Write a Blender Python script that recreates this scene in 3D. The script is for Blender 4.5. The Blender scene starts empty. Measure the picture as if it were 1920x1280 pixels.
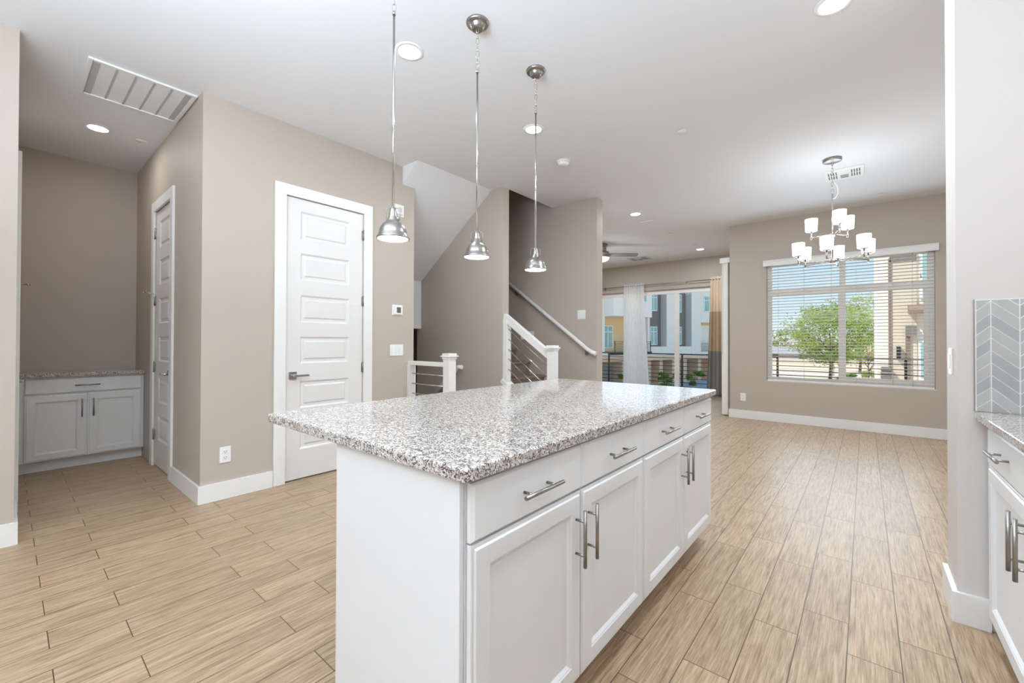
import bpy, bmesh, math, random
from mathutils import Vector, Matrix
random.seed(7)
C = bpy.context.scene.collection
PI = math.pi

# ------------------------------------------------------------------ camera
cam_d = bpy.data.cameras.new('camera'); cam = bpy.data.objects.new('camera', cam_d); C.objects.link(cam)
FW = Vector((-0.64460, 0.76450, 0.0084)).normalized()
RT = Vector((0.76462, 0.64447, 0.0028)); RT = (RT - FW * RT.dot(FW)).normalized()
UP = RT.cross(FW)
M = Matrix.Identity(4)
for i in range(3):
    M[i][0] = RT[i]; M[i][1] = UP[i]; M[i][2] = -FW[i]
M[0][3], M[1][3], M[2][3] = 0, 0, 1.2092
cam.matrix_world = M
cam_d.sensor_width = 36; cam_d.lens = 795.06 / 1920 * 36
cam_d.shift_x = 8.7 / 1920; cam_d.shift_y = -8.4 / 1920
cam_d.clip_start = 0.02; cam_d.clip_end = 1500
bpy.context.scene.camera = cam

# ------------------------------------------------------------------ world, sun, large lights, exposure
w = bpy.data.worlds.new('sky'); bpy.context.scene.world = w; w.use_nodes = True
nt = w.node_tree; nt.nodes.clear()
wo = nt.nodes.new('ShaderNodeOutputWorld'); bg = nt.nodes.new('ShaderNodeBackground')
wtc = nt.nodes.new('ShaderNodeTexCoord'); wsp = nt.nodes.new('ShaderNodeSeparateXYZ'); sk = nt.nodes.new('ShaderNodeValToRGB')
for p_, c_ in ((0.0, (.66, .75, .82, 1)), (.06, (.56, .70, .81, 1)), (.18, (.42, .62, .80, 1)), (1.0, (.30, .52, .84, 1))):     # clear daylight sky, paler at the horizon
    e_ = sk.color_ramp.elements[0] if p_ == 0 else sk.color_ramp.elements[-1] if p_ == 1 else sk.color_ramp.elements.new(p_)
    e_.position = p_; e_.color = c_
nt.links.new(wtc.outputs['Generated'], wsp.inputs[0]); nt.links.new(wsp.outputs[2], sk.inputs[0])
bg.inputs[1].default_value = 1.06
nt.links.new(sk.outputs[0], bg.inputs[0]); nt.links.new(bg.outputs[0], wo.inputs[0])

def sun_lamp(direction, strength):
    l = bpy.data.lights.new('sun', 'SUN'); l.energy = strength; l.angle = 0.01; l.color = (1, .95, .87)
    o = bpy.data.objects.new('sun', l); C.objects.link(o)
    o.rotation_euler = Vector(direction).to_track_quat('-Z', 'Y').to_euler()
sun_lamp((0.58, 0.42, -0.95), 4.8)

def area(name, loc, direction, sx, sy, watts, col=(1, 1, 1)):
    l = bpy.data.lights.new(name, 'AREA'); l.shape = 'RECTANGLE'; l.size = sx; l.size_y = sy; l.energy = watts; l.color = col
    o = bpy.data.objects.new(name, l); C.objects.link(o); o.location = loc
    o.rotation_euler = Vector(direction).to_track_quat('-Z', 'Y').to_euler()
    return o
# added fill light behind the camera, then daylight through the dining window and through the sliding door
area('kitchen_added_fill', (-1.5, -3.12, 1.6), (0, 1, 0.05), 3.6, 2.2, 13, (.76, .93, 1.11))
area('bounced_flash', (-.9, -1.0, 2.0), (0.0, 0.25, 1), 1.6, 1.6, 156, (.78, .93, 1.08))
area('dining_window_daylight', (-.24, 7.40, 1.5), (0, -1, -.1), 1.7, 1.6, 22, (.76, .93, 1.11))
area('sliding_door_daylight', (-4.3, 9.62, 1.2), (0, -1, -.1), 4.0, 2.1, 13, (.76, .93, 1.11))

sc = bpy.context.scene
sc.view_settings.view_transform = 'Standard'; sc.view_settings.look = 'None'
sc.view_settings.exposure = 0.33; sc.view_settings.gamma = 1.0; sc.view_settings.use_curve_mapping = False
sc.cycles.use_denoising = True
sc.cycles.max_bounces = 12; sc.cycles.diffuse_bounces = 6; sc.cycles.transparent_max_bounces = 24
sc.cycles.sample_clamp_indirect = 8

# ------------------------------------------------------------------ materials
def s2l(c):
    c = c / 255.0
    return c / 12.92 if c <= 0.04045 else ((c + 0.055) / 1.055) ** 2.4
def rgb(r, g, b): return (s2l(r), s2l(g), s2l(b), 1)
def mat(name, col, rough=.5, metal=0., var=.04, scale=30., bump=0., emit=None, es=0., spec=.5, coat=0.):
    m = bpy.data.materials.new(name); m.use_nodes = True; t = m.node_tree; n = t.nodes; L = t.links
    b = n['Principled BSDF']
    b.inputs['Roughness'].default_value = rough; b.inputs['Metallic'].default_value = metal
    b.inputs['Specular IOR Level'].default_value = spec; b.inputs['Coat Weight'].default_value = coat
    tc = n.new('ShaderNodeTexCoord'); no = n.new('ShaderNodeTexNoise'); no.inputs['Scale'].default_value = scale; no.inputs['Detail'].default_value = 3
    L.new(tc.outputs['Object'], no.inputs['Vector'])
    mx = n.new('ShaderNodeMix'); mx.data_type = 'RGBA'
    lo = [max(0, x * (1 - var)) for x in col[:3]] + [1]; hi = [min(1, x * (1 + var)) for x in col[:3]] + [1]
    mx.inputs[6].default_value = lo; mx.inputs[7].default_value = hi
    L.new(no.outputs['Fac'], mx.inputs[0]); L.new(mx.outputs[2], b.inputs['Base Color'])
    if bump:
        bp = n.new('ShaderNodeBump'); bp.inputs['Strength'].default_value = bump; bp.inputs['Distance'].default_value = .002
        L.new(no.outputs['Fac'], bp.inputs['Height']); L.new(bp.outputs[0], b.inputs['Normal'])
    if emit:
        b.inputs['Emission Color'].default_value = emit; b.inputs['Emission Strength'].default_value = es
    return m

M_wall = mat('greige_wall_paint', rgb(190, 178, 166), .6, var=.012, scale=260, bump=.06)
M_ceil = mat('white_ceiling_paint', rgb(232, 233, 235), .8, var=.01, scale=260, bump=.05)
M_trim = mat('white_trim_paint', rgb(236, 235, 232), .35, var=.006, scale=20)
M_door = mat('white_door_paint', rgb(228, 226, 223), .35, var=.008, scale=12)
M_cab = mat('white_cabinet_lacquer', rgb(229, 230, 231), .3, var=.006, scale=10)
M_steel = mat('brushed_nickel', rgb(160, 155, 150), .32, 1., var=.06, scale=120)
M_chrome = mat('polished_nickel', rgb(205, 203, 200), .14, 1., var=.03, scale=60)
M_wplast = mat('white_plastic', rgb(240, 240, 238), .35, var=.004, scale=15)
M_dark = mat('dark_recess', rgb(40, 38, 36), .7)
M_lcd = mat('grey_display', rgb(96, 100, 92), .25)
M_post = mat('white_rail_paint', rgb(235, 233, 229), .35, var=.01, scale=14)
M_carpet = mat('taupe_carpet', rgb(142, 128, 116), .95, var=.3, scale=160, bump=.8, spec=.1)
M_lens = mat('lamp_lens', (1, 1, 1, 1), .4, emit=(1, .97, .92, 1), es=12)
M_diff = mat('pendant_diffuser', (1, 1, 1, 1), .4, emit=(1, .97, .92, 1), es=7)
M_shade = mat('opal_glass_shade', (.9, .9, .9, 1), .3, emit=(1, .98, .96, 1), es=1.0)
M_fan = mat('grey_fan_blade', rgb(128, 128, 126), .5, var=.08, scale=20)
M_vinyl = mat('white_window_vinyl', rgb(243, 240, 236), .4, var=.01)
M_slat = mat('white_blind_slat', rgb(240, 236, 230), .45, var=.015, scale=8)
M_cord = mat('blind_cord', rgb(215, 212, 206), .8)
M_black = mat('black_painted_steel', rgb(42, 38, 40), .45, var=.1)
M_divid = mat('grey_divider_bar', rgb(186, 186, 187), .6)
M_grille = mat('white_grille_paint', rgb(206, 207, 208), .5, var=.01)
M_conc = mat('balcony_concrete', rgb(176, 172, 166), .8, var=.1, scale=6)

def ramp(n, pts, const=False):
    r = n.new('ShaderNodeValToRGB'); e = r.color_ramp
    if const: e.interpolation = 'CONSTANT'
    e.elements[0].position, e.elements[0].color = pts[0]
    e.elements[1].position, e.elements[1].color = pts[1]
    for p, c in pts[2:]:
        x = e.elements.new(p); x.color = c
    return r
def granite():
    m = bpy.data.materials.new('speckled_granite'); m.use_nodes = True; t = m.node_tree; n = t.nodes; L = t.links; b = n['Principled BSDF']
    b.inputs['Roughness'].default_value = .09; b.inputs['Specular IOR Level'].default_value = .55
    tc = n.new('ShaderNodeTexCoord')
    no = n.new('ShaderNodeTexNoise'); no.inputs['Scale'].default_value = 150; no.inputs['Detail'].default_value = 2
    L.new(tc.outputs['Object'], no.inputs['Vector'])
    ad = n.new('ShaderNodeMixRGB'); ad.blend_type = 'ADD'; ad.inputs[0].default_value = .012
    L.new(tc.outputs['Object'], ad.inputs[1]); L.new(no.outputs['Color'], ad.inputs[2])
    v = n.new('ShaderNodeTexVoronoi'); v.inputs['Scale'].default_value = 285; L.new(ad.outputs[0], v.inputs['Vector'])
    sp = n.new('ShaderNodeSeparateColor'); L.new(v.outputs['Color'], sp.inputs[0])
    r = ramp(n, [(0, rgb(84, 76, 72)), (.14, rgb(128, 118, 112)), (.28, rgb(176, 168, 161)), (.48, rgb(206, 200, 193)), (.8, rgb(226, 221, 216))], True)
    n2 = n.new('ShaderNodeTexNoise'); n2.inputs['Scale'].default_value = 55; n2.inputs['Detail'].default_value = 3
    L.new(tc.outputs['Object'], n2.inputs['Vector'])
    mm = n.new('ShaderNodeMath'); mm.operation = 'MULTIPLY_ADD'; mm.inputs[1].default_value = .9; mm.inputs[2].default_value = -.54
    L.new(n2.outputs['Fac'], mm.inputs[0])
    aa = n.new('ShaderNodeMath'); aa.operation = 'ADD'; aa.use_clamp = True
    L.new(sp.outputs[0], aa.inputs[0]); L.new(mm.outputs[0], aa.inputs[1]); L.new(aa.outputs[0], r.inputs[0])
    L.new(r.outputs[0], b.inputs['Base Color'])
    return m
M_gran = granite()

def planks():
    m = bpy.data.materials.new('wood_look_plank_tile'); m.use_nodes = True; t = m.node_tree; n = t.nodes; L = t.links; b = n['Principled BSDF']
    geo = n.new('ShaderNodeNewGeometry'); se = n.new('ShaderNodeSeparateXYZ'); L.new(geo.outputs['Position'], se.inputs[0])
    def mth(op, a, c=None, d=None):
        k = n.new('ShaderNodeMath'); k.operation = op
        for i, x in enumerate((a, c, d)):
            if x is None: continue
            if isinstance(x, (int, float)): k.inputs[i].default_value = x
            else: L.new(x, k.inputs[i])
        return k.outputs[0]
    PW, PL = .1588, .6645
    u = mth('DIVIDE', mth('ADD', se.outputs[0], .057), PW); col = mth('FLOOR', u)
    odd = mth('FLOORED_MODULO', col, 2.)
    yy = mth('DIVIDE', mth('SUBTRACT', se.outputs[1], mth('MULTIPLY_ADD', odd, .224, 2.117)), PL); row = mth('FLOOR', yy)
    fu = mth('FRACT', u); fv = mth('FRACT', yy)
    du = mth('MULTIPLY', mth('MINIMUM', fu, mth('SUBTRACT', 1., fu)), PW)
    dv = mth('MULTIPLY', mth('MINIMUM', fv, mth('SUBTRACT', 1., fv)), PL)
    gr = mth('LESS_THAN', mth('MINIMUM', du, dv), .0018)
    cb = n.new('ShaderNodeCombineXYZ'); L.new(col, cb.inputs[0]); L.new(row, cb.inputs[1])
    wn = n.new('ShaderNodeTexWhiteNoise'); wn.noise_dimensions = '3D'; L.new(cb.outputs[0], wn.inputs['Vector'])
    mp = n.new('ShaderNodeVectorMath'); mp.operation = 'MULTIPLY'; mp.inputs[1].default_value = (70, 4.2, 1); L.new(geo.outputs['Position'], mp.inputs[0])
    of = n.new('ShaderNodeVectorMath'); of.operation = 'MULTIPLY_ADD'; of.inputs[1].default_value = (40, 40, 40)
    L.new(wn.outputs['Color'], of.inputs[0]); L.new(mp.outputs[0], of.inputs[2])
    n1 = n.new('ShaderNodeTexNoise'); n1.inputs['Scale'].default_value = 1; n1.inputs['Detail'].default_value = 6; n1.inputs['Distortion'].default_value = .5; n1.inputs['Roughness'].default_value = .62
    L.new(of.outputs[0], n1.inputs['Vector'])
    n2 = n.new('ShaderNodeTexNoise'); n2.inputs['Scale'].default_value = 3.4; n2.inputs['Detail'].default_value = 4; n2.inputs['Roughness'].default_value = .7
    mp2 = n.new('ShaderNodeVectorMath'); mp2.operation = 'MULTIPLY'; mp2.inputs[1].default_value = (.7, .6, 1); L.new(of.outputs[0], mp2.inputs[0]); L.new(mp2.outputs[0], n2.inputs['Vector'])
    n3 = n.new('ShaderNodeTexNoise'); n3.inputs['Scale'].default_value = 1; n3.inputs['Detail'].default_value = 4
    mp3 = n.new('ShaderNodeVectorMath'); mp3.operation = 'MULTIPLY'; mp3.inputs[1].default_value = (4.2, 1.6, 1); L.new(of.outputs[0], mp3.inputs[0]); L.new(mp3.outputs[0], n3.inputs['Vector'])
    mixv = mth('ADD', mth('MULTIPLY', n3.outputs['Fac'], .30), mth('ADD', mth('MULTIPLY', n1.outputs['Fac'], .40), mth('MULTIPLY', n2.outputs['Fac'], .30)))
    r = ramp(n, [(.37, rgb(124, 99, 73)), (.455, rgb(160, 134, 105)), (.54, rgb(182, 157, 127)), (.63, rgb(199, 176, 148))])
    L.new(mixv, r.inputs[0])
    hv = n.new('ShaderNodeHueSaturation'); L.new(r.outputs[0], hv.inputs['Color'])
    L.new(mth('MULTIPLY_ADD', wn.outputs['Value'], .14, .93), hv.inputs['Value'])
    mx = n.new('ShaderNodeMix'); mx.data_type = 'RGBA'; mx.inputs[7].default_value = rgb(88, 66, 46)
    L.new(gr, mx.inputs[0]); L.new(hv.outputs[0], mx.inputs[6]); L.new(mx.outputs[2], b.inputs['Base Color'])
    b.inputs['Roughness'].default_value = .36
    L.new(mth('MULTIPLY_ADD', n1.outputs['Fac'], .22, .27), b.inputs['Roughness'])
    bp = n.new('ShaderNodeBump'); bp.inputs['Strength'].default_value = .25; bp.inputs['Distance'].default_value = .002
    L.new(mth('MULTIPLY_ADD', gr, -1.5, mixv), bp.inputs['Height']); L.new(bp.outputs[0], b.inputs['Normal'])
    return m
M_floor = planks()

def glass():
    m = bpy.data.materials.new('window_glass'); m.use_nodes = True; t = m.node_tree; n = t.nodes; L = t.links
    out = n['Material Output']; n.remove(n['Principled BSDF'])
    tr = n.new('ShaderNodeBsdfTransparent'); tr.inputs[0].default_value = (.97, .985, .98, 1)
    gl = n.new('ShaderNodeBsdfGlossy'); gl.inputs['Roughness'].default_value = .02
    fr = n.new('ShaderNodeFresnel'); fr.inputs[0].default_value = 1.12
    mx = n.new('ShaderNodeMixShader'); L.new(fr.outputs[0], mx.inputs[0]); L.new(tr.outputs[0], mx.inputs[1]); L.new(gl.outputs[0], mx.inputs[2]); L.new(mx.outputs[0], out.inputs[0])
    return m
M_glass = glass()
def cloth(name, col, transl=.4, transp=0., rough=.9):
    m = bpy.data.materials.new(name); m.use_nodes = True; t = m.node_tree; n = t.nodes; L = t.links
    out = n['Material Output']; b = n['Principled BSDF']; b.inputs['Roughness'].default_value = rough; b.inputs['Specular IOR Level'].default_value = .1
    tc = n.new('ShaderNodeTexCoord'); no = n.new('ShaderNodeTexNoise'); no.inputs['Scale'].default_value = 220; L.new(tc.outputs['Object'], no.inputs['Vector'])
    mx0 = n.new('ShaderNodeMix'); mx0.data_type = 'RGBA'; mx0.inputs[6].default_value = [x * .93 for x in col[:3]] + [1]; mx0.inputs[7].default_value = [min(1, x * 1.06) for x in col[:3]] + [1]
    L.new(no.outputs['Fac'], mx0.inputs[0]); L.new(mx0.outputs[2], b.inputs['Base Color'])
    tl = n.new('ShaderNodeBsdfTranslucent'); L.new(mx0.outputs[2], tl.inputs[0])
    mx = n.new('ShaderNodeMixShader'); mx.inputs[0].default_value = transl; L.new(b.outputs[0], mx.inputs[1]); L.new(tl.outputs[0], mx.inputs[2])
    last = mx
    if transp:
        tr = n.new('ShaderNodeBsdfTransparent'); m2 = n.new('ShaderNodeMixShader'); m2.inputs[0].default_value = transp
        L.new(mx.outputs[0], m2.inputs[1]); L.new(tr.outputs[0], m2.inputs[2]); last = m2
    L.new(last.outputs[0], out.inputs[0])
    return m
M_sheer = cloth('white_sheer_voile', rgb(253, 252, 251), .62, .1)
M_c1 = cloth('cream_curtain_cloth', rgb(245, 228, 206), .3)
M_c2 = cloth('tan_curtain_cloth', rgb(214, 192, 163), .22)
M_c3 = cloth('grey_curtain_cloth', rgb(158, 157, 153), .18)

# ------------------------------------------------------------------ mesh helpers
class MB:
    """collects shapes; build() links them as ONE mesh object"""
    def __init__(self, mx=None): self.bm = bmesh.new(); self.mx = mx or Matrix.Identity(4)
    def _add(self, verts, faces, mi=0, smooth=False):
        vs = [self.bm.verts.new(self.mx @ Vector(v)) for v in verts]; out = []
        for f in faces:
            try:
                fc = self.bm.faces.new([vs[i] for i in f]); fc.material_index = mi; fc.smooth = smooth; out.append(fc)
            except ValueError: pass
        return vs, out
    def box(self, x0, x1, y0, y1, z0, z1, mi=0, bev=0, seg=2):
        if x0 > x1: x0, x1 = x1, x0
        if y0 > y1: y0, y1 = y1, y0
        if z0 > z1: z0, z1 = z1, z0
        v = [(x0, y0, z0), (x1, y0, z0), (x1, y1, z0), (x0, y1, z0), (x0, y0, z1), (x1, y0, z1), (x1, y1, z1), (x0, y1, z1)]
        f = [(0, 3, 2, 1), (4, 5, 6, 7), (0, 1, 5, 4), (1, 2, 6, 5), (2, 3, 7, 6), (3, 0, 4, 7)]
        vs, fs = self._add(v, f, mi)
        if bev:
            es = list({e for fc in fs for e in fc.edges})
            r = bmesh.ops.bevel(self.bm, geom=es, offset=bev, segments=seg, affect='EDGES', profile=.5)
            for fc in r['faces']: fc.material_index = mi
        return self
    def tube(self, pts, r, seg=10, mi=0, cap=True):
        pts = [Vector(p) for p in pts]; rings = []; n = len(pts); prev = None
        rr = r if isinstance(r, (list, tuple)) else [r] * n
        for i, p in enumerate(pts):
            d = (pts[min(i + 1, n - 1)] - pts[max(i - 1, 0)]).normalized()
            if prev is None:
                a = Vector((0, 0, 1)) if abs(d.z) < .9 else Vector((1, 0, 0)); u = d.cross(a).normalized()
            else: u = (prev - d * prev.dot(d)).normalized()
            prev = u; v = d.cross(u)
            rings.append([p + (u * math.cos(2 * PI * k / seg) + v * math.sin(2 * PI * k / seg)) * rr[i] for k in range(seg)])
        V = [q for rg in rings for q in rg]; F = []
        for i in range(n - 1):
            for k in range(seg): F.append((i * seg + k, i * seg + (k + 1) % seg, (i + 1) * seg + (k + 1) % seg, (i + 1) * seg + k))
        if cap: F += [tuple(range(seg))[::-1], tuple((n - 1) * seg + k for k in range(seg))]
        vs, fs = self._add(V, F, mi, True)
        if cap:
            for f in fs[-2:]: f.smooth = False
        return self
    def lathe(self, prof, c=(0, 0, 0), seg=32, mi=0, smooth=True):
        V = []; F = []; n = len(prof)
        for (r, z) in prof:
            for k in range(seg): a = 2 * PI * k / seg; V.append((c[0] + r * math.cos(a), c[1] + r * math.sin(a), c[2] + z))
        for i in range(n - 1):
            for k in range(seg): F.append((i * seg + k, i * seg + (k + 1) % seg, (i + 1) * seg + (k + 1) % seg, (i + 1) * seg + k))
        F += [tuple(range(seg))[::-1], tuple((n - 1) * seg + k for k in range(seg))]
        self._add(V, F, mi, smooth); return self
    def prism(self, poly, axis, a0, a1, mi=0):
        """poly of 2-D points extruded along axis: 'y' -> (x,z), 'x' -> (y,z), 'z' -> (x,y)"""
        def P(p, a): return {'y': (p[0], a, p[1]), 'x': (a, p[0], p[1]), 'z': (p[0], p[1], a)}[axis]
        n = len(poly); V = [P(p, a0) for p in poly] + [P(p, a1) for p in poly]
        F = [tuple(range(n)), tuple(range(n, 2 * n))[::-1]] + [(i, (i + 1) % n, n + (i + 1) % n, n + i) for i in range(n)]
        self._add(V, F, mi); return self
    def bar(self, p0, p1, wd, ht, mi=0):
        """rectangular bar between two points, ht measured in the vertical plane"""
        p0, p1 = Vector(p0), Vector(p1); d = (p1 - p0).normalized(); s = d.cross(Vector((0, 0, 1))).normalized() * wd / 2; h = s.normalized().cross(d) * ht / 2
        V = [p0 - s - h, p0 + s - h, p0 + s + h, p0 - s + h, p1 - s - h, p1 + s - h, p1 + s + h, p1 - s + h]
        self._add(V, [(0, 1, 2, 3), (7, 6, 5, 4), (0, 4, 5, 1), (1, 5, 6, 2), (2, 6, 7, 3), (3, 7, 4, 0)], mi); return self
    def torus(self, c, R1, R2, r, ax, seg=14, s2=6, mi=0):
        """oval ring: R1 along z, R2 sideways along ax (unit 2-D direction)"""
        pts = [(c[0] + ax[0] * R2 * math.cos(2 * PI * k / seg), c[1] + ax[1] * R2 * math.cos(2 * PI * k / seg), c[2] + R1 * math.sin(2 * PI * k / seg)) for k in range(seg + 1)]
        return self.tube(pts, r, s2, mi, False)
    def raised(self, u0, u1, n0, z0, z1, dep, ins, top, mi=0):
        """recessed pocket seen from +n: sloping moulding down to a field; (u,n,z) local axes are x,y,z"""
        V = [(u0, n0, z0), (u1, n0, z0), (u1, n0, z1), (u0, n0, z1)]
        a = ins * .45; b = ins
        for k, (i, d) in enumerate(((a, dep), (b, dep), (b + .012, top))):
            V += [(u0 + i, n0 - d, z0 + i), (u1 - i, n0 - d, z0 + i), (u1 - i, n0 - d, z1 - i), (u0 + i, n0 - d, z1 - i)]
        F = []
        for l in range(3):
            for k in range(4): F.append((l * 4 + k, l * 4 + (k + 1) % 4, (l + 1) * 4 + (k + 1) % 4, (l + 1) * 4 + k))
        F.append((12, 13, 14, 15))
        self._add(V, F, mi); return self
    def build(self, name, mats, parent=None, loc=None, recalc=True):
        if recalc: bmesh.ops.recalc_face_normals(self.bm, faces=self.bm.faces)
        vs = [v.co for v in self.bm.verts]
        if parent is not None: o0 = parent_loc(parent)
        elif loc is not None: o0 = Vector(loc)
        else:
            mn = [min(v[i] for v in vs) for i in range(3)]; mxx = [max(v[i] for v in vs) for i in range(3)]
            o0 = Vector(((mn[0] + mxx[0]) / 2, (mn[1] + mxx[1]) / 2, mn[2]))
        bmesh.ops.translate(self.bm, verts=self.bm.verts, vec=-o0)
        me = bpy.data.meshes.new(name); self.bm.to_mesh(me); self.bm.free()
        for m in (mats if isinstance(mats, (list, tuple)) else [mats]): me.materials.append(m)
        o = bpy.data.objects.new(name, me); C.objects.link(o)
        if parent is not None: o.parent = parent
        else: o.location = o0
        return o
def parent_loc(p):
    v = Vector(p.location)
    while p.parent: p = p.parent; v += Vector(p.location)
    return v
def tag(o, label, cat=None, group=None, kind=None):
    o['label'] = label
    if cat: o['category'] = cat
    if group: o['group'] = group
    if kind: o['kind'] = kind
    return o
def thing(name, loc, label, cat, group=None, kind=None):
    o = bpy.data.objects.new(name, None); C.objects.link(o); o.location = loc; o.empty_display_size = .05
    return tag(o, label, cat, group, kind)
def dup(root, loc, label=None):
    def cp(o, par):
        c = o.copy(); C.objects.link(c)
        if par is not None: c.parent = par
        for k in [q for q in bpy.data.objects if q.parent == o]: cp(k, c)
        return c
    r = cp(root, None); r.location = loc
    if label: r['label'] = label
    return r
def struct(name, mb, m, label, cat, loc=None):
    return tag(mb.build(name, m, None, loc), label, cat, None, 'structure')

# local frames (u along a surface, n out of it, z up) -> world
def frame(org, u, n):
    m = Matrix.Identity(4)
    for i in range(3): m[i][0] = u[i]; m[i][1] = n[i]; m[i][2] = (0, 0, 1)[i]; m[i][3] = org[i]
    return m

# ------------------------------------------------------------------ room shell
XP, XL, Y0, Y1, H = -3.742, -3.842, .044, .935, 3.05
XB = -6.15          # back of the hall niche
def wall(axis, p0, p1, a0, a1, z0=0., z1=H, holes=()):
    b = MB(); cur = a0
    def bx(s, e, zz0, zz1):
        if e - s < 1e-4 or zz1 - zz0 < 1e-4: return
        if axis == 'x': b.box(p0, p1, s, e, zz0, zz1)
        else: b.box(s, e, p0, p1, zz0, zz1)
    for (h0, h1, hz0, hz1) in sorted(holes):
        bx(cur, h0, z0, z1); bx(h0, h1, z0, hz0); bx(h0, h1, hz1, z1); cur = h1
    bx(cur, a1, z0, z1)
    return b
fl = MB()
fl.box(-7.6, -6.3, -3.4, 9.89, -.12, 0).box(-6.3, -3.2, -3.4, 2.86, -.12, 0).box(-6.3, -3.2, 3.83, 9.89, -.12, 0).box(-3.2, 1.42, -3.4, 9.89, -.12, 0)
struct('floor', fl, M_floor, 'beige wood-look plank tile floor', 'floor', (0, 0, 0))
ce = MB()
ce.box(-7.6, -6.1, -3.4, 9.89, H, H + .12).box(-6.1, -3.31, -3.4, 3.89, H, H + .12).box(-6.1, -3.31, 4.96, 9.89, H, H + .12).box(-3.31, 1.42, -3.4, 9.89, H, H + .12)
struct('ceiling', ce, M_ceil, 'flat white painted ceiling', 'ceiling')
struct('wall_left', wall('x', XL - .12, XL, -3.3, Y0), M_wall, 'greige wall at the left edge of the photo', 'wall')
struct('wall_hall_left', wall('y', Y0 - .12, Y0, XB - .12, XL - .12, holes=[(-5.235, -4.62, 0, 2.44)]), M_wall, 'greige left wall of the hall niche', 'wall')
struct('wall_hall_right', wall('y', Y1, Y1 + .12, XB - .12, XP - .12, holes=[(-5.235, -4.62, 0, 2.44)]), M_wall, 'greige right wall of the hall niche with narrow door', 'wall')
struct('wall_hall_back', wall('x', XB - .12, XB, Y0, Y1), M_wall, 'taupe back wall above the niche cabinet', 'wall')
struct('wall_closet', wall('x', XP - .12, XP, Y1, 2.86, holes=[(1.532, 2.25, 0, 2.44)]), M_wall, 'greige wall with the white panel door and thermostat', 'wall')
struct('wall_stair_near', wall('y', 2.74, 2.86, -6.1, XP - .12, -3., H), M_wall, 'wall beside the stairs going down', 'wall')
struct('wall_stair_middle', wall('y', 3.83, 3.943, -4.93, -3.305, -3., H), M_wall, 'taupe wall between the two stair flights', 'wall')
struct('wall_stair_far', wall('y', 4.88, 5.03, -6.1, -2.62, 0, 5.8), M_wall, 'taupe wall with handrail beside the stairs going up', 'wall')
struct('wall_stair_end', wall('x', -6.22, -6.1, 2.74, 5.03, -3., 5.8), M_wall, 'end wall of the stairwell', 'wall')
struct('wall_stair_header', wall('x', -3.31, -3.2, 3.943, 4.88, H + .12, 5.8), M_wall, 'wall above the ceiling edge at the stairs', 'wall')
struct('wall_stair_upper', wall('y', 3.83, 3.943, -6.1, -3.2, H + .12, 5.8), M_wall, 'upper stairwell wall', 'wall')
struct('ceiling_stairwell', MB().box(-6.22, -3.2, 3.83, 5.03, 5.8, 5.9), M_ceil, 'ceiling high above the stairs going up', 'ceiling')
kn = MB().prism([(-3.305, 0), (-2.665, 0), (-2.665, .25), (-3.305, .73)], 'y', 3.835, 3.938)
struct('wall_knee', kn, M_wall, 'low sloping wall under the stair railing', 'wall')
sf = MB().prism([(-3.487, H), (-4.84, 2.05), (-4.84, 1.375), (-6.1, 1.375), (-6.1, 1.64), (-4.86, 1.64), (-4.86, 2.25), (-3.80, H)], 'y', 2.71, 3.83)
struct('ceiling_soffit', sf, M_ceil, 'sloping white underside of the upper stair flight', 'soffit')
struct('floor_landing', MB().box(-6.1, -4.86, 3.83, 4.88, 1.375, 1.64), M_carpet, 'carpeted stair landing', 'landing')
struct('wall_living_left', wall('x', -7.72, -7.6, 4.9, 9.89), M_wall, 'left wall of the living room', 'wall')
struct('wall_living_near', wall('y', 4.9, 5.03, -7.6, -6.22), M_wall, 'living room wall behind the stairs', 'wall')
WX0, WX1, WZ0, WZ1 = -1.146, .674, .605, 2.405
struct('wall_window', wall('y', 7.488, 7.66, -1.655, 1.42, holes=[(WX0, WX1, WZ0, WZ1)]), M_wall, 'greige dining wall with the window', 'wall')
struct('wall_return', wall('x', -1.655, -1.53, 7.66, 9.89), M_wall, 'short wall beside the living room sliding door', 'wall')
SX0, SX1, SZ1 = -6.5, -2.2, 2.38
struct('wall_slider', wall('y', 9.89, 10.03, -7.72, -1.53, holes=[(SX0, SX1, 0, SZ1)]), M_wall, 'taupe living room wall above the sliding glass door', 'wall')
struct('wall_dining_right', wall('x', 1.3, 1.42, 2.95, 7.488), M_wall, 'right wall of the dining area', 'wall')
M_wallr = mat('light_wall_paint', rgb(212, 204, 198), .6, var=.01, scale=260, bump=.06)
struct('wall_stub', MB().box(.304, 1.42, 2.673, 2.95, 0, H), M_wallr, 'pale wall end at the right with switch and backsplash', 'wall')
struct('wall_right', wall('x', 1.0, 1.12, -3.3, 2.673), M_wallr, 'kitchen wall at the right', 'wall')
struct('wall_back', wall('y', -3.32, -3.2, -3.96, 1.12), M_wall, 'kitchen wall opposite the dining window', 'wall')

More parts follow.
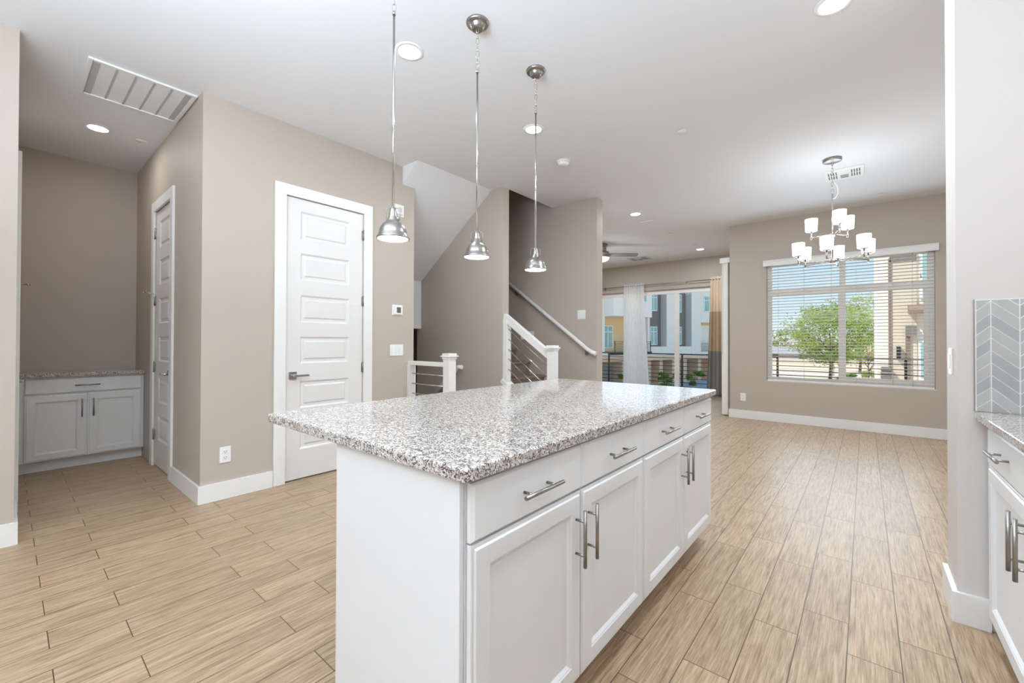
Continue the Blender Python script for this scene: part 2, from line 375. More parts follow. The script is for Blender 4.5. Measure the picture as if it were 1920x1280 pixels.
BB = .13
def base(name, b, label): struct(name, b, M_trim, label, 'baseboard')
base('baseboard_left', MB().prism([(XL, -3.2), (XL + .016, -3.2), (XL + .016, Y0 + .016), (XL - .5, Y0 + .016), (XL - .5, Y0), (XL, Y0)], 'z', 0, BB), 'white baseboard at the left edge of the photo')
base('baseboard_closet', MB().prism([(XP, 1.432), (XP, Y1), (-4.52, Y1), (-4.52, Y1 - .016), (XP + .016, Y1 - .016), (XP + .016, 1.432)], 'z', 0, BB).box(XP, XP + .016, 2.345, 2.86, 0, BB), 'white baseboard around the corner left of the panel door')
base('baseboard_window', MB().box(-1.668, 1.3, 7.472, 7.488, 0, BB, bev=.003), 'white baseboard below the dining window')
base('baseboard_stub', MB().prism([(.304, 2.968), (.304, 2.673), (.40, 2.673), (.40, 2.655), (.286, 2.655), (.286, 2.968)], 'z', 0, BB), 'white baseboard around the pale wall end')
base('baseboard_dining', MB().box(1.284, 1.3, 2.95, 7.472, 0, BB), 'white baseboard on the right dining wall')
base('baseboard_stair', MB().box(-2.72, -2.604, 4.864, 4.88, 0, BB).box(-2.62, -2.604, 4.864, 5.046, 0, BB), 'white baseboard at the end of the stair wall')
base('baseboard_living', MB().box(-7.6, SX0 - .1, 9.874, 9.89, 0, BB).box(SX1 + .1, -1.66, 9.874, 9.89, 0, BB), 'white baseboard beside the sliding door')

# ------------------------------------------------------------------ panel doors
def panel_door(name, fr, w0, w1, pans, zs, handle_u, hinge_u, lever, label, hz=(2.23, 1.587, .946, .30), pr=.018):
    """fr: local frame at the wall face; slab u w0..w1"""
    org = fr.translation
    root = thing(name, tuple(org), label, 'door', kind='structure')
    T, Zt = .036, 2.435
    b = MB(fr); n1, n0 = -.008, -.008 - T
    p0, p1 = pans
    b.box(w0, p0, n0, n1, .012, Zt).box(p1, w1, n0, n1, .012, Zt)
    zz = [.012] + [z for pr in zs for z in pr] + [Zt]
    for i in range(0, len(zz), 2): b.box(p0, p1, n0, n1, zz[i], zz[i + 1])
    for (a, c) in zs:
        b.raised(p0, p1, n1, a, c, .011, .034, .003)
        b.box(p0, p1, n0, n0 + .008, a, c)
    b.build('slab', M_door, root, recalc=False)
    cs = .092; c = MB(fr)
    g = .004
    c.box(w0 - g - cs, w0 - g, 0, pr, 0, Zt + g, bev=.002).box(w1 + g, w1 + g + cs, 0, pr, 0, Zt + g, bev=.002).box(w0 - g - cs, w1 + g + cs, 0, pr, Zt + g + .0004, Zt + g + cs, bev=.002)
    c.build('casing', M_trim, root)
    j = MB(fr)
    j.box(w0 - g, w0 + .0, -.11, -.046, 0, Zt).box(w1, w1 + g, -.11, -.046, 0, Zt)
    j.box(w0, w1, -.11, -.05, 0, .01)
    j.build('jamb', M_trim, root)
    for z in hz:
        h = MB(fr); h.tube([(hinge_u, .004, z - .05), (hinge_u, .004, z + .05)], .0075, 10)
        h.tube([(hinge_u, .004, z + .05), (hinge_u, .004, z + .056)], .005, 8).box(hinge_u - .012, hinge_u + .012, -.008, .001, z - .045, z + .045)
        h.build('hinge', M_steel, root)
    d = 1 if lever > 0 else -1
    h = MB(fr); hz0 = .905
    h.box(handle_u - .032, handle_u + .032, -.008, .004, hz0 - .032, hz0 + .032, bev=.002)
    h.tube([(handle_u, .0, hz0), (handle_u, .045, hz0)], .011, 12)
    h.box(handle_u - .011 * d, handle_u + lever, .038, .052, hz0 - .01, hz0 + .008, bev=.003)
    h.build('handle', M_chrome, root)
    return root
ZP = [(.262, .492), (.618, .852), (1.005, 1.238), (1.362, 1.60), (1.728, 1.965), (2.08, 2.33)]
panel_door('door_1', frame((XP, 0, 0), (0, 1, 0), (1, 0, 0)), 1.532, 2.25, (1.655, 2.112), ZP, 1.592, 2.252, .12, 'white six-panel door with lever handle in the greige wall')
panel_door('door_2', frame((0, Y1, 0), (1, 0, 0), (0, -1, 0)), -5.235, -4.62, (-5.115, -4.74), ZP, -4.69, -5.237, -.12, 'narrow white panel door in the right wall of the hall niche')
panel_door('door_3', frame((0, Y0, 0), (1, 0, 0), (0, 1, 0)), -5.235, -4.62, (-5.115, -4.74), ZP, -4.69, -5.237, -.12, 'white door seen edge-on in the left wall of the hall niche', pr=.026)
def door_stop(x, y, s, z, label):
    b = MB(); b.tube([(x, y, z), (x - .04, y + s * .06, z + .01)], .004, 8); b.tube([(x - .04, y + s * .06, z + .01), (x - .05, y + s * .075, z + .011)], .008, 8)
    tag(b.build('hinge_door_stop', M_chrome), label, 'door stop', 'hinge pin door stops')
door_stop(-5.235, Y1 - .012, -1, 1.65, 'small hinge-pin door stop on the narrow niche door')
door_stop(-5.235, Y0 + .012, 1, 1.65, 'small hinge-pin door stop at the left edge-on door')

# ------------------------------------------------------------------ cabinets
def pull(b, p0, p1, out, r=.0059, off=.034):
    """bar pull between p0 and p1 (bar ends, on the surface), standing off along out"""
    p0, p1, o = Vector(p0), Vector(p1), Vector(out); d = (p1 - p0)
    b.tube([p0 + o * off, p1 + o * off], r, 14)
    for t in (.2, .8): q = p0 + d * t; b.tube([q, q + o * off], r * .72, 10)
def shaker(fr, u0, u1, z0, z1, n0, T=.02, rail=.066):
    """one mitred door: stepped outer lip, flat frame, bevel down to the recessed panel"""
    b = MB(fr); n1 = n0 + T
    lv = [(0, n0), (0, n1 - .0075), (.0025, n1 - .0055), (.0095, n1 - .0048), (.0125, n1 - .0006), (.014, n1), (rail - .006, n1), (rail - .003, n1 - .0022), (rail, n1 - .0028), (rail + .010, n1 - .0105)]
    V = []
    for i, n in lv: V += [(u0 + i, n, z0 + i), (u1 - i, n, z0 + i), (u1 - i, n, z1 - i), (u0 + i, n, z1 - i)]
    F = [(l * 4 + k, l * 4 + (k + 1) % 4, (l + 1) * 4 + (k + 1) % 4, (l + 1) * 4 + k) for l in range(len(lv) - 1) for k in range(4)]
    m = (len(lv) - 1) * 4; F += [(m, m + 1, m + 2, m + 3), (3, 2, 1, 0)]
    b._add(V, F); return b
def drawer_front(fr, u0, u1, z0, z1, n0, T=.02):
    b = MB(fr); b.box(u0, u1, n0, n0 + T * .62, z0, z1)
    k = .008
    V = [(u0, n0 + T * .62, z0), (u1, n0 + T * .62, z0), (u1, n0 + T * .62, z1), (u0, n0 + T * .62, z1),
         (u0 + k, n0 + T, z0 + k), (u1 - k, n0 + T, z0 + k), (u1 - k, n0 + T, z1 - k), (u0 + k, n0 + T, z1 - k)]
    b._add(V, [(0, 1, 5, 4), (1, 2, 6, 5), (2, 3, 7, 6), (3, 0, 4, 7), (4, 5, 6, 7)])
    return b
def cabinet(fr, base_loc, label, us, depth, zt, drawers, doors, n_out=Vector((1, 0, 0)), udir=Vector((0, 1, 0)), dz=(.725, .868), oz=(.112, .719), kick=.07, group=None, hl=.18, hz=.582, filler=0, dc=0.):
    """one cabinet unit: carcass, drawers with pulls, shaker doors with pulls. front face of the doors at n=0"""
    root = thing('base_cabinet', base_loc, label, 'cabinet', group)
    u0, u1 = us; b = MB(fr); n0 = -.022
    b.box(u0 - filler, u1, n0 - depth, n0, .105, zt).box(u0 - filler, u1, n0 - depth, n0 - kick, 0, .105)
    b.build('body', M_cab, root)
    z3 = Vector((0, 0, 1))
    for (a, c) in drawers:
        d = drawer_front(fr, a, c, dz[0], dz[1], -.02).build('drawer', M_cab, root); p = MB(fr); m = (a + c) / 2; zc = (dz[0] + dz[1]) / 2 + dc
        pull(p, (m - hl / 2, 0, zc), (m + hl / 2, 0, zc), (0, 1, 0)); p.build('bar_pull', M_steel, d)
    for (a, c, s) in doors:
        d = shaker(fr, a, c, oz[0], oz[1], -.02).build('door', M_cab, root); p = MB(fr); uu = c - .036 if s > 0 else a + .036
        pull(p, (uu, 0, hz - hl / 2), (uu, 0, hz + hl / 2), (0, 1, 0)); p.build('bar_pull', M_steel, d)
    return root
FI = frame((-.711, 0, 0), (0, 1, 0), (1, 0, 0))
g = .003
W = .5125
def isl(y0, label):
    m = y0 + W
    return cabinet(FI, (-1.0, m, 0), label, (y0, y0 + 2 * W), .555, .8805, [(y0 + .004, m - g), (m + g, y0 + 2 * W - .004)], [(y0 + .004, m - g, 1), (m + g, y0 + 2 * W - .004, -1)], group='island cabinets')
isl(.714, 'white island cabinet nearest the camera, two drawers over two shaker doors')
isl(.714 + 2 * W, 'white island cabinet at the far end, two drawers over two shaker doors')
b = MB(); b.box(-1.312, -.735, .698, .712, 0, .8805, bev=.0015)
tag(b.build('end_panel', M_cab), 'plain white end panel of the island facing the camera', 'panel')
b = MB(); b.box(-1.312, -1.294, .7125, 2.765, 0, .8805, bev=.0015)
tag(b.build('back_panel', M_cab), 'plain white back panel under the island overhang', 'panel')
def slab_top(x0, x1, y0, y1, z0, z1, r=.014):
    b = MB(); pts = []
    for (cx, cy, a0) in ((x1 - r, y1 - r, 0), (x0 + r, y1 - r, 90), (x0 + r, y0 + r, 180), (x1 - r, y0 + r, 270)):
        for k in range(5): a = math.radians(a0 + 22.5 * k); pts.append((cx + r * math.cos(a), cy + r * math.sin(a)))
    n = len(pts); e = .005
    def ins(p, d):
        cx, cy = (x0 + x1) / 2, (y0 + y1) / 2
        return (p[0] + (d if p[0] < cx else -d), p[1] + (d if p[1] < cy else -d))
    lv = [(z0, .002), (z0 + .002, 0), (z1 - e, 0), (z1 - e * .4, e * .3), (z1, e)]
    V = []
    for z, d in lv: V += [ins(p, d) + (z,) for p in pts]
    F = []
    for l in range(len(lv) - 1):
        for k in range(n): F.append((l * n + k, l * n + (k + 1) % n, (l + 1) * n + (k + 1) % n, (l + 1) * n + k))
    F += [tuple(range(n))[::-1], tuple((len(lv) - 1) * n + k for k in range(n))]
    b._add(V, F); return b
tag(slab_top(-1.835, -.696, .681, 2.817, .8812, .914).build('island_worktop', M_gran), 'large speckled granite worktop on the white island', 'worktop')

# hall niche cabinet
FH = frame((-5.68, 0, 0), (0, 1, 0), (1, 0, 0))
cabinet(FH, (-5.9, .52, 0), 'white cabinet in the hall niche, one wide drawer over two doors', (.075, .932), .44, .863, [(.118, .914)], [(.118, .514, 1), (.52, .914, -1)], dz=(.712, .846), oz=(.108, .7), hl=.17, hz=.565, filler=.02)
tag(slab_top(-6.148, -5.655, .048, .931, .864, .897, .006).build('niche_worktop', M_gran), 'speckled granite top on the hall niche cabinet', 'worktop')

# right-hand kitchen run
FR = frame((.372, 0, 0), (0, -1, 0), (-1, 0, 0))
def krun(u0, u1, label, filler=0.):
    m = (u0 + u1) / 2
    return cabinet(FR, (.7, -m, 0), label, (u0, u1), .58, .8805, [(u0 + .004, m - g), (m + g, u1 - .004)], [(u0 + .004, m - g, 1), (m + g, u1 - .004, -1)], group='right hand base cabinets', filler=filler, hz=.592, dc=.006, hl=.185)
krun(-2.535, -1.415, 'white base cabinet under the granite top at the right edge of the photo', .12)
tag(slab_top(.356, .985, -.6, 2.668, .8812, .914).build('kitchen_worktop', M_gran), 'speckled granite worktop at the right edge below the chevron tile', 'worktop')

# chevron backsplash
M_tile = mat('grey_glass_tile', rgb(166, 166, 165), .18, var=.08, scale=14, coat=.3)
M_tile2 = mat('light_grey_glass_tile', rgb(180, 179, 175), .18, var=.08, scale=14, coat=.3)
M_grout = mat('white_grout', rgb(238, 237, 233), .8)
def clip(poly, x0, x1, z0, z1):
    for ax, lim, sgn in ((0, x0, 1), (0, x1, -1), (1, z0, 1), (1, z1, -1)):
        out = []
        for i in range(len(poly)):
            a, c = poly[i], poly[(i + 1) % len(poly)]; ia = (a[ax] - lim) * sgn >= 0; ic = (c[ax] - lim) * sgn >= 0
            if ia: out.append(a)
            if ia != ic:
                t = (lim - a[ax]) / (c[ax] - a[ax]); out.append((a[0] + t * (c[0] - a[0]), a[1] + t * (c[1] - a[1])))
        poly = out
        if len(poly) < 3: return None
    return poly
def chevron():
    b = MB(); x0, x1, z0, z1 = .360, .985, .9145, 1.386; yf = 2.664
    b.box(x0 - .003, x1, yf + .002, 2.6725, z0, z1 + .002, 0)
    P, pz, sl, gr = .0788, .0517, .91, .0022
    for k in range(-1, 8):
        ca, cb = .404 + P * k, .404 + P * (k + 1)
        up = (k % 2 != 0)
        for j in range(-4, 14):
            zb = 1.379 - pz * j
            za, zc = (zb - sl * P, zb) if up else (zb, zb - sl * P)
            poly = [(ca + gr, za - pz + gr), (cb - gr, zc - pz + gr), (cb - gr, zc - gr), (ca + gr, za - gr)]
            q = clip(poly, x0 + .003, x1, z0 + .002, z1 - .001)
            if q: b.prism(q, 'y', yf, yf + .004, 1 + (random.random() < .45))
    b.box(x0 - .005, x0 - .002, yf - .001, 2.6725, z0, z1 + .003, 3)
    return b.build('tile_backsplash', [M_grout, M_tile, M_tile2, M_steel])
tag(chevron(), 'grey chevron glass tile backsplash with white grout at the right', 'backsplash')

# ------------------------------------------------------------------ switches, outlets, thermostat
def plate(name, fr, u, z, w_, h_, label, cat, parts=(), group=None):
    org = fr @ Vector((u, 0, z)); root = thing(name, tuple(org), label, cat, group)
    MB(fr).box(u - w_ / 2, u + w_ / 2, 0, .007, z - h_ / 2, z + h_ / 2, bev=.0025).build('plate', M_wplast, root)
    for (pn, du, dzz, pw, ph, pd, mm) in parts:
        MB(fr).box(u + du - pw / 2, u + du + pw / 2, .006, pd, z + dzz - ph / 2, z + dzz + ph / 2, bev=.001).build(pn, mm, root)
    return root
def outlet(name, fr, u, z, label, group=None):
    r = plate(name, fr, u, z, .076, .12, label, 'outlet', group=group)
    for s in (-.022, .022):
        f = MB(fr).box(u - .017, u + .017, .006, .0095, z + s - .015, z + s + .015, bev=.003).build('receptacle', M_wplast, r)
        d = MB(fr); d.box(u - .008, u - .0055, .009, .0100, z + s - .002, z + s + .008).box(u + .0055, u + .008, .009, .0100, z + s - .002, z + s + .008).tube([(u, .009, z + s - .008), (u, .0100, z + s - .008)], .0028, 8)
        d.build('slots', M_dark, f)
    return r
FP = frame((XP, 0, 0), (0, 1, 0), (1, 0, 0))
FWn = frame((0, 7.488, 0), (1, 0, 0), (0, -1, 0))
FRw = frame((0, 4.88, 0), (1, 0, 0), (0, -1, 0))
FS = frame((.304, 0, 0), (0, 1, 0), (-1, 0, 0))
outlet('wall_outlet', FP, 1.094, .333, 'white outlet low on the wall left of the panel door')
outlet('wall_outlet', FWn, -1.465, .333, 'white outlet low on the dining wall left of the window')
rk = lambda du: ('rocker', du, 0, .032, .066, .011, M_wplast)
plate('light_switch', FP, 2.64, 1.106, .162, .118, 'white three-rocker light switch below the thermostat', 'light switch', [rk(-.046), rk(0), rk(.046)])
plate('light_switch', FRw, -2.842, 1.553, .118, .118, 'white two-rocker light switch on the stair wall above the handrail', 'light switch', [rk(-.023), rk(.023)])
plate('light_switch', FS, 2.80, 1.12, .076, .12, 'white single light switch on the pale wall end at the right', 'light switch', [rk(0)])
plate('thermostat', FP, 2.647, 1.524, .13, .11, 'white thermostat with grey display right of the panel door', 'thermostat', [('body', 0, 0, .1, .085, .024, M_wplast), ('display', .004, 0, .05, .058, .026, M_lcd)])
plate('door_chime', FP, 2.655, 2.572, .135, .125, 'white square door chime box high beside the panel door', 'door chime', [('cover', 0, 0, .095, .09, .03, M_wplast), ('grille', 0, 0, .05, .05, .033, M_grille)])
plate('cable_plate', FRw, -3.735, 1.285, .235, .118, 'white wall plate with dark openings behind the stair railing', 'wall plate', [('opening', -.05, 0, .05, .045, .009, M_dark), ('opening', .05, 0, .05, .045, .009, M_dark)])

# ------------------------------------------------------------------ stairs and railings
def flight_up():
    b = MB(); rise, run, x0 = .1826, .254, -2.68; poly = [(x0, 0)]
    for k in range(1, 9):
        xe = x0 - (k - 1) * run; poly += [(xe, rise * k - .03), (xe + .022, rise * k - .026), (xe + .022, rise * k)]
        poly += [(xe - run, rise * k)]
    poly += [(x0 - 8 * run, 0)]
    n = len(poly)
    b.prism(poly, 'y', 3.944, 4.879); return b
tag(flight_up().build('stair_flight', M_carpet), 'taupe carpeted stairs going up behind the white railing', 'stairs')
def flight_down():
    b = MB(); poly = [(-3.2, -.12)]; z = -.12
    for k in range(9):
        x = -3.2 - .27 * k; poly += [(x, -.1826 * (k + 1)), (x - .27, -.1826 * (k + 1))]
    poly += [(-3.2 - .27 * 9, -2.9), (-3.2, -2.9)]
    b.prism(poly, 'y', 2.861, 3.829); return b
tag(flight_down().build('stair_flight', M_carpet), 'taupe carpeted stairs going down behind the short white guard rail', 'stairs')

def newel(root, x, y, h, half=.045):
    MB().box(x - half, x + half, y - half, y + half, 0, h - .035, bev=.003).build('newel_post', M_post, root)
    c = MB(); c.box(x - half - .008, x + half + .008, y - half - .008, y + half + .008, h - .055, h - .035, bev=.002)
    c.box(x - half - .02, x + half + .02, y - half - .02, y + half + .02, h - .035, h - .022, bev=.004).box(x - half - .006, x + half + .006, y - half - .006, y + half + .006, h - .022, h, bev=.003)
    c.build('post_cap', M_post, root)
YG = 2.815
gr_ = thing('guard_rail', (-3.12, YG, 0), 'short white guard rail with metal rods left of the stairs, at the panel-door wall', 'railing')
newel(gr_, -3.115, YG, 1.082)
MB().box(XP, XP + .045, YG - .042, YG + .042, 0, .952, bev=.002).build('wall_post', M_post, gr_)
MB().box(XP, -3.16, YG - .033, YG + .033, .948, .99, bev=.004).build('top_rail', M_post, gr_)
for k in range(8):
    z = .857 - .1055 * k
    MB().tube([(XP + .04, YG, z), (-3.155, YG, z)], .0065, 10).build('rod', M_chrome, gr_)
YN = 3.885
sr_ = thing('stair_railing', (-2.62, YN, 0), 'sloping white stair railing with metal rods and square newel post', 'railing')
newel(sr_, -2.625, YN, 1.158)
MB().box(-3.305, -3.255, YN - .045, YN + .045, .72, 1.46, bev=.002).build('wall_post', M_post, sr_)
MB().bar((-3.32, YN, 1.502), (-2.66, YN, 1.045), .066, .075).build('top_rail', M_post, sr_)
MB().bar((-3.325, YN, .735), (-2.66, YN, .262), .12, .05).build('bottom_rail', M_post, sr_)
for z in (1.345, 1.224, 1.103, .988, .867):
    MB().tube([(-3.26, YN, z + .005), (-2.665, YN, z - .433)], .006, 10).build('rod', M_chrome, sr_)
def handrail(name, pts, wall_y, label, brs):
    root = thing(name, pts[0], label, 'handrail')
    MB().tube(pts, .027, 14).build('rail', M_post, root)
    for (x, y, z) in brs:
        b = MB(); b.tube([(x, y, z), (x, y + .02, z - .055), (x, wall_y - .004, z - .06)], .007, 8); b.tube([(x, wall_y - .008, z - .06), (x, wall_y, z - .06)], .028, 14)
        b.build('bracket', M_steel, root)
hr = lambda x: 2.05 - (x + 4.027) * .728
handrail('handrail', [(-4.75, 4.825, hr(-4.75)), (-2.72, 4.825, hr(-2.72)), (-2.66, 4.825, 1.063), (-2.605, 4.83, 1.045)], 4.88, 'white sloping handrail on the taupe wall beside the stairs going up', [(-2.76, 4.825, hr(-2.76) - .02), (-3.93, 4.825, hr(-3.93) - .02)])
dn = lambda x: .645 + (x + 4.284) * .78
handrail('handrail', [(-4.9, 3.775, dn(-4.9)), (-4.06, 3.775, dn(-4.06)), (-4.02, 3.775, .865), (-3.945, 3.775, .868)], 3.83, 'white handrail end on the wall above the stairs going down', [(-4.2, 3.775, dn(-4.2) - .02)])

# ------------------------------------------------------------------ ceiling lamps
def lamp_light(root, kind, loc, watts, size=.1, col=(.86, .95, 1.03), spot=None):
    l = bpy.data.lights.new('lamp_light', kind); l.energy = watts; l.color = col
    if kind == 'AREA': l.shape = 'DISK'; l.size = size
    else: l.shadow_soft_size = size
    if spot: l.spot_size = spot[0]; l.spot_blend = spot[1]
    o = bpy.data.objects.new('lamp_light', l); C.objects.link(o)
    if root is not None: o.parent = root
    o.location = loc; return o
def can(x, y, label, watts=30, col=(.86, .95, 1.03)):
    r = thing('recessed_light', (x, y, H), label, 'ceiling light', 'round recessed ceiling lights')
    MB().lathe([(.068, -.001), (.068, -.006), (.088, -.004), (.090, 0)], (x, y, H), 36).build('trim_ring', M_wplast, r)
    MB().lathe([(.0, -.004), (.068, -.004), (.068, -.001), (0, -.001)], (x, y, H), 36, smooth=False).build('lens', M_lens, r)
    lamp_light(r, 'AREA', (0, 0, -.012), watts, .13, col)
    return r
can(-2.213, 1.648, 'recessed light between the first and second pendant rods', 6)
can(-2.2, 2.955, 'recessed light behind the third pendant rod', 16)
can(-5.104, .51, 'recessed light in the hall niche ceiling', 3.0, (.97, .96, .95))
can(-.125, 2.90, 'recessed light cut by the top edge of the photo', 24)
can(-2.54, 5.886, 'recessed light in the ceiling right of the stair wall', 19)
can(-2.516, 8.972, 'recessed light near the sliding door curtain', 9)
for (x, y, e) in ((-2.2, -.2, 3.5), (-.125, .6, 5), (-2.2, -1.9, 5), (-.125, -1.7, 5), (-5.2, 7.2, 16), (-4.4, 8.7, 10), (.95, 4.7, 18)):  # added ceiling lights without fixtures, out of view, to brighten the rooms
    lamp_light(None, 'AREA', (x, y, H - .012), e, .13)

def pendant():
    x, y = -1.71, 1.184
    r = thing('pendant_lamp', (x, y, 1.69), 'brushed nickel dome pendant hanging in front of the wall beside the panel door', 'pendant lamp', 'nickel pendants over the island')
    z0 = 1.688
    MB().lathe([(.071, .002), (.0745, 0), (.0765, .003), (.0755, .008), (.070, .015), (.0685, .022), (.067, .024), (.0655, .03), (.0635, .042), (.057, .058), (.046, .071), (.034, .080), (.029, .087), (.027, .094), (.022, .104), (.0205, .108), (.0205, .114), (.0165, .13), (.0145, .146), (.010, .150)], (x, y, z0), 40).build('dome_shade', M_steel, r)
    MB().lathe([(0, .0005), (.070, .0005), (.071, .0035), (0, .0035)], (x, y, z0), 36, smooth=False).build('diffuser', M_diff, r)
    yk = MB(); a = (.765, .645)
    for s in (-1, 1):
        yk.tube([(x + a[0] * s * q, y + a[1] * s * q, z0 + zz) for q, zz in ((.012, .146), (.024, .148), (.032, .140), (.034, .125), (.034, .108), (.029, .094))], .0018, 6)
        yk.tube([(x + a[0] * s * q, y + a[1] * s * q, z0 + zz) for q, zz in ((.026, .094), (.033, .094))], .004, 8)
    yk.build('yoke', M_steel, r)
    rd = MB(); rd.tube([(x, y, z0 + .148), (x, y, 2.765)], .0058, 12).tube([(x, y, 2.758), (x, y, 2.772)], .0085, 12); rd.tube([(x, y, 2.22), (x, y, 2.228)], .0068, 12)
    rd.build('rod', M_chrome, r)
    ch = MB(); z = 2.792; k = 0
    while z < 3.015:
        ch.torus((x, y, z), .0225, .0088, .0021, ((.765, .645), (-.645, .765))[k % 2]); z += .037; k += 1
    ch.build('chain', M_chrome, r)
    MB().lathe([(.0, -.044), (.026, -.044), (.032, -.042), (.041, -.028), (.044, -.019), (.047, -.0165), (.058, -.0155), (.064, -.011), (.066, -.004), (.066, 0), (0, 0)], (x, y, H), 40).build('canopy', M_steel, r)
    lamp_light(r, 'SPOT', (0, 0, -.006), 3, .05, spot=(math.radians(150), .8))
    return r
p0 = pendant()
dup(p0, (-1.71, 1.752, 1.69), 'brushed nickel dome pendant hanging in front of the sloping stair soffit, middle of three')
dup(p0, (-1.71, 2.322, 1.69), 'brushed nickel dome pendant hanging in front of the stair handrail wall')

def chandelier():
    x, y = -.246, 5.375
    r = thing('chandelier', (x, y, 2.0), 'nine-light nickel chandelier with white glass shades in front of the window', 'chandelier')
    MB().lathe([(0, -.028), (.07, -.028), (.078, -.024), (.08, 0), (0, 0)], (x, y, H), 40).build('canopy', M_steel, r)
    ch = MB(); z = H - .045; k = 0
    while z > 2.70:
        ch.torus((x, y, z), .022, .010, .0026, ((1, 0), (0, 1))[k % 2]); z -= .0345; k += 1
    ch.build('chain', M_chrome, r)
    MB().tube([(x + .765 * u, y + .645 * u, zz) for u, zz in ((.008, 2.83), (.03, 2.81), (.055, 2.76), (.055, 2.70), (.03, 2.655), (.006, 2.65))], .003, 8).build('cord', M_wplast, r)
    st = MB(); st.tube([(x, y, 2.0), (x, y, 2.705)], .0065, 12)
    st.lathe([(0, 0), (.02, 0), (.028, .008), (.028, .03), (.018, .038), (0, .038)], (x, y, 1.998), 24).lathe([(0, 0), (.018, 0), (.024, .008), (.024, .026), (.015, .034), (0, .034)], (x, y, 2.265), 24)
    st.build('stem', M_chrome, r)
    def arm(ang, R, zh, zs):
        d = Vector((math.cos(ang), math.sin(ang))); ex, ey = x + d.x * R, y + d.y * R
        a = MB(); a.tube([(x + d.x * .02, y + d.y * .02, zh), (ex, ey, zh)], .0052, 10)
        a.tube([(ex, ey, zh - .022), (ex, ey, zs)], .0075, 12).lathe([(.0, -.006), (.03, -.006), (.034, 0), (.0, 0)], (ex, ey, zs), 24)
        ao = a.build('arm', M_chrome, r)
        MB().lathe([(.034, 0), (.049, .001), (.052, .006), (.057, .128), (.0555, .130), (.051, .127), (.047, .010), (.034, .006)], (ex, ey, zs), 32).build('glass_shade', M_shade, ao)
        lamp_light(r, 'POINT', (ex - x, ey - y, zs + .17 - 2.0), .8, .05)
    for k in range(6): arm(math.radians(24 + 60 * k), .30, 2.018, 2.086)
    for k in range(3): arm(math.radians(50 + 120 * k), .18, 2.29, 2.35)
    return r
chandelier()

def fan():
    x, y = -3.85, 7.36
    r = thing('ceiling_fan', (x, y, 2.72), 'nickel ceiling fan with light, half hidden behind the stair wall', 'ceiling fan')
    MB().lathe([(0, -.001), (.115, -.001), (.118, -.03), (.105, -.045), (.09, -.06), (.088, -.11), (.10, -.135), (0, -.135)], (x, y, H), 36).build('canopy', M_steel, r)
    MB().lathe([(0, -.135), (.125, -.14), (.148, -.16), (.15, -.21), (.138, -.225), (.15, -.24), (.148, -.252), (0, -.252)], (x, y, H), 36).build('motor', M_steel, r)
    MB().lathe([(.145, -.252), (.142, -.27), (.12, -.30), (.08, -.32), (0, -.328)], (x, y, H), 36).build('light_bowl', M_shade, r)
    for k in range(3):
        a = math.atan2(.645, .765) + 2 * PI * k / 3; ca, sa = math.cos(a), math.sin(a)
        b = MB(Matrix.Translation((x, y, H - .195)) @ Matrix.Rotation(a, 4, 'Z') @ Matrix.Rotation(math.radians(-15), 4, 'X'))
        b.prism([(.13, -.045), (.2, -.06), (.66, -.068), (.69, -.05), (.69, .05), (.66, .068), (.2, .06), (.13, .045)], 'z', -.005, .005)
        b.build('blade', M_fan, r)
    lamp_light(r, 'POINT', (0, 0, -.12), 5, .08)
fan()

def smoke():
    x, y = -2.36, 3.682
    r = thing('smoke_detector', (x, y, H), 'round white smoke detector on the ceiling near the stairs', 'smoke detector')
    MB().lathe([(0, -.012), (.07, -.012), (.072, 0), (0, 0)], (x, y, H), 32).build('base_plate', M_wplast, r)
    MB().lathe([(0, -.045), (.035, -.045), (.05, -.040), (.058, -.030), (.058, -.012), (0, -.012)], (x, y, H), 32).build('cover', M_wplast, r)
    b = MB()
    for k in range(16):
        a = 2 * PI * k / 16; b.box(-.0015, .0015, -.0015, .0015, -.03, -.018) if False else None
        b.tube([(x + .0575 * math.cos(a), y + .0575 * math.sin(a), H - .028), (x + .0575 * math.cos(a), y + .0575 * math.sin(a), H - .016)], .003, 6)
    b.build('vent_slots', M_grille, r)
smoke()
def cover(x, y, label):
    r = thing('sprinkler_cover', (x, y, H), label, 'sprinkler cover', 'flat round sprinkler covers')
    MB().lathe([(0, -.010), (.040, -.010), (.0425, -.007), (.0425, -.005), (0, -.005)], (x, y, H), 30).build('cap', M_wplast, r)
    MB().lathe([(0, -.005), (.030, -.005), (.030, 0), (0, 0)], (x, y, H), 24).build('collar', M_dark, r)
    return r
cover(-1.224, 3.817, 'round sprinkler cover on the open ceiling right of the smoke detector')
cover(-5.111, .80, 'round sprinkler cover beside the hall niche light')
cover(-2.54, 7.335, 'round sprinkler cover above the living room, between the two recessed lights')
cover(-2.496, 8.56, 'round sprinkler cover just left of the light near the curtain')
cover(.165, 7.05, 'round sprinkler cover near the dining window wall')
b = MB(); b.box(-2.66, -2.47, 6.31, 6.345, H - .014, H, bev=.003)
tag(b.build('ceiling_sensor', M_wplast), 'slim white bar sensor beside the recessed light right of the stair wall', 'sensor')

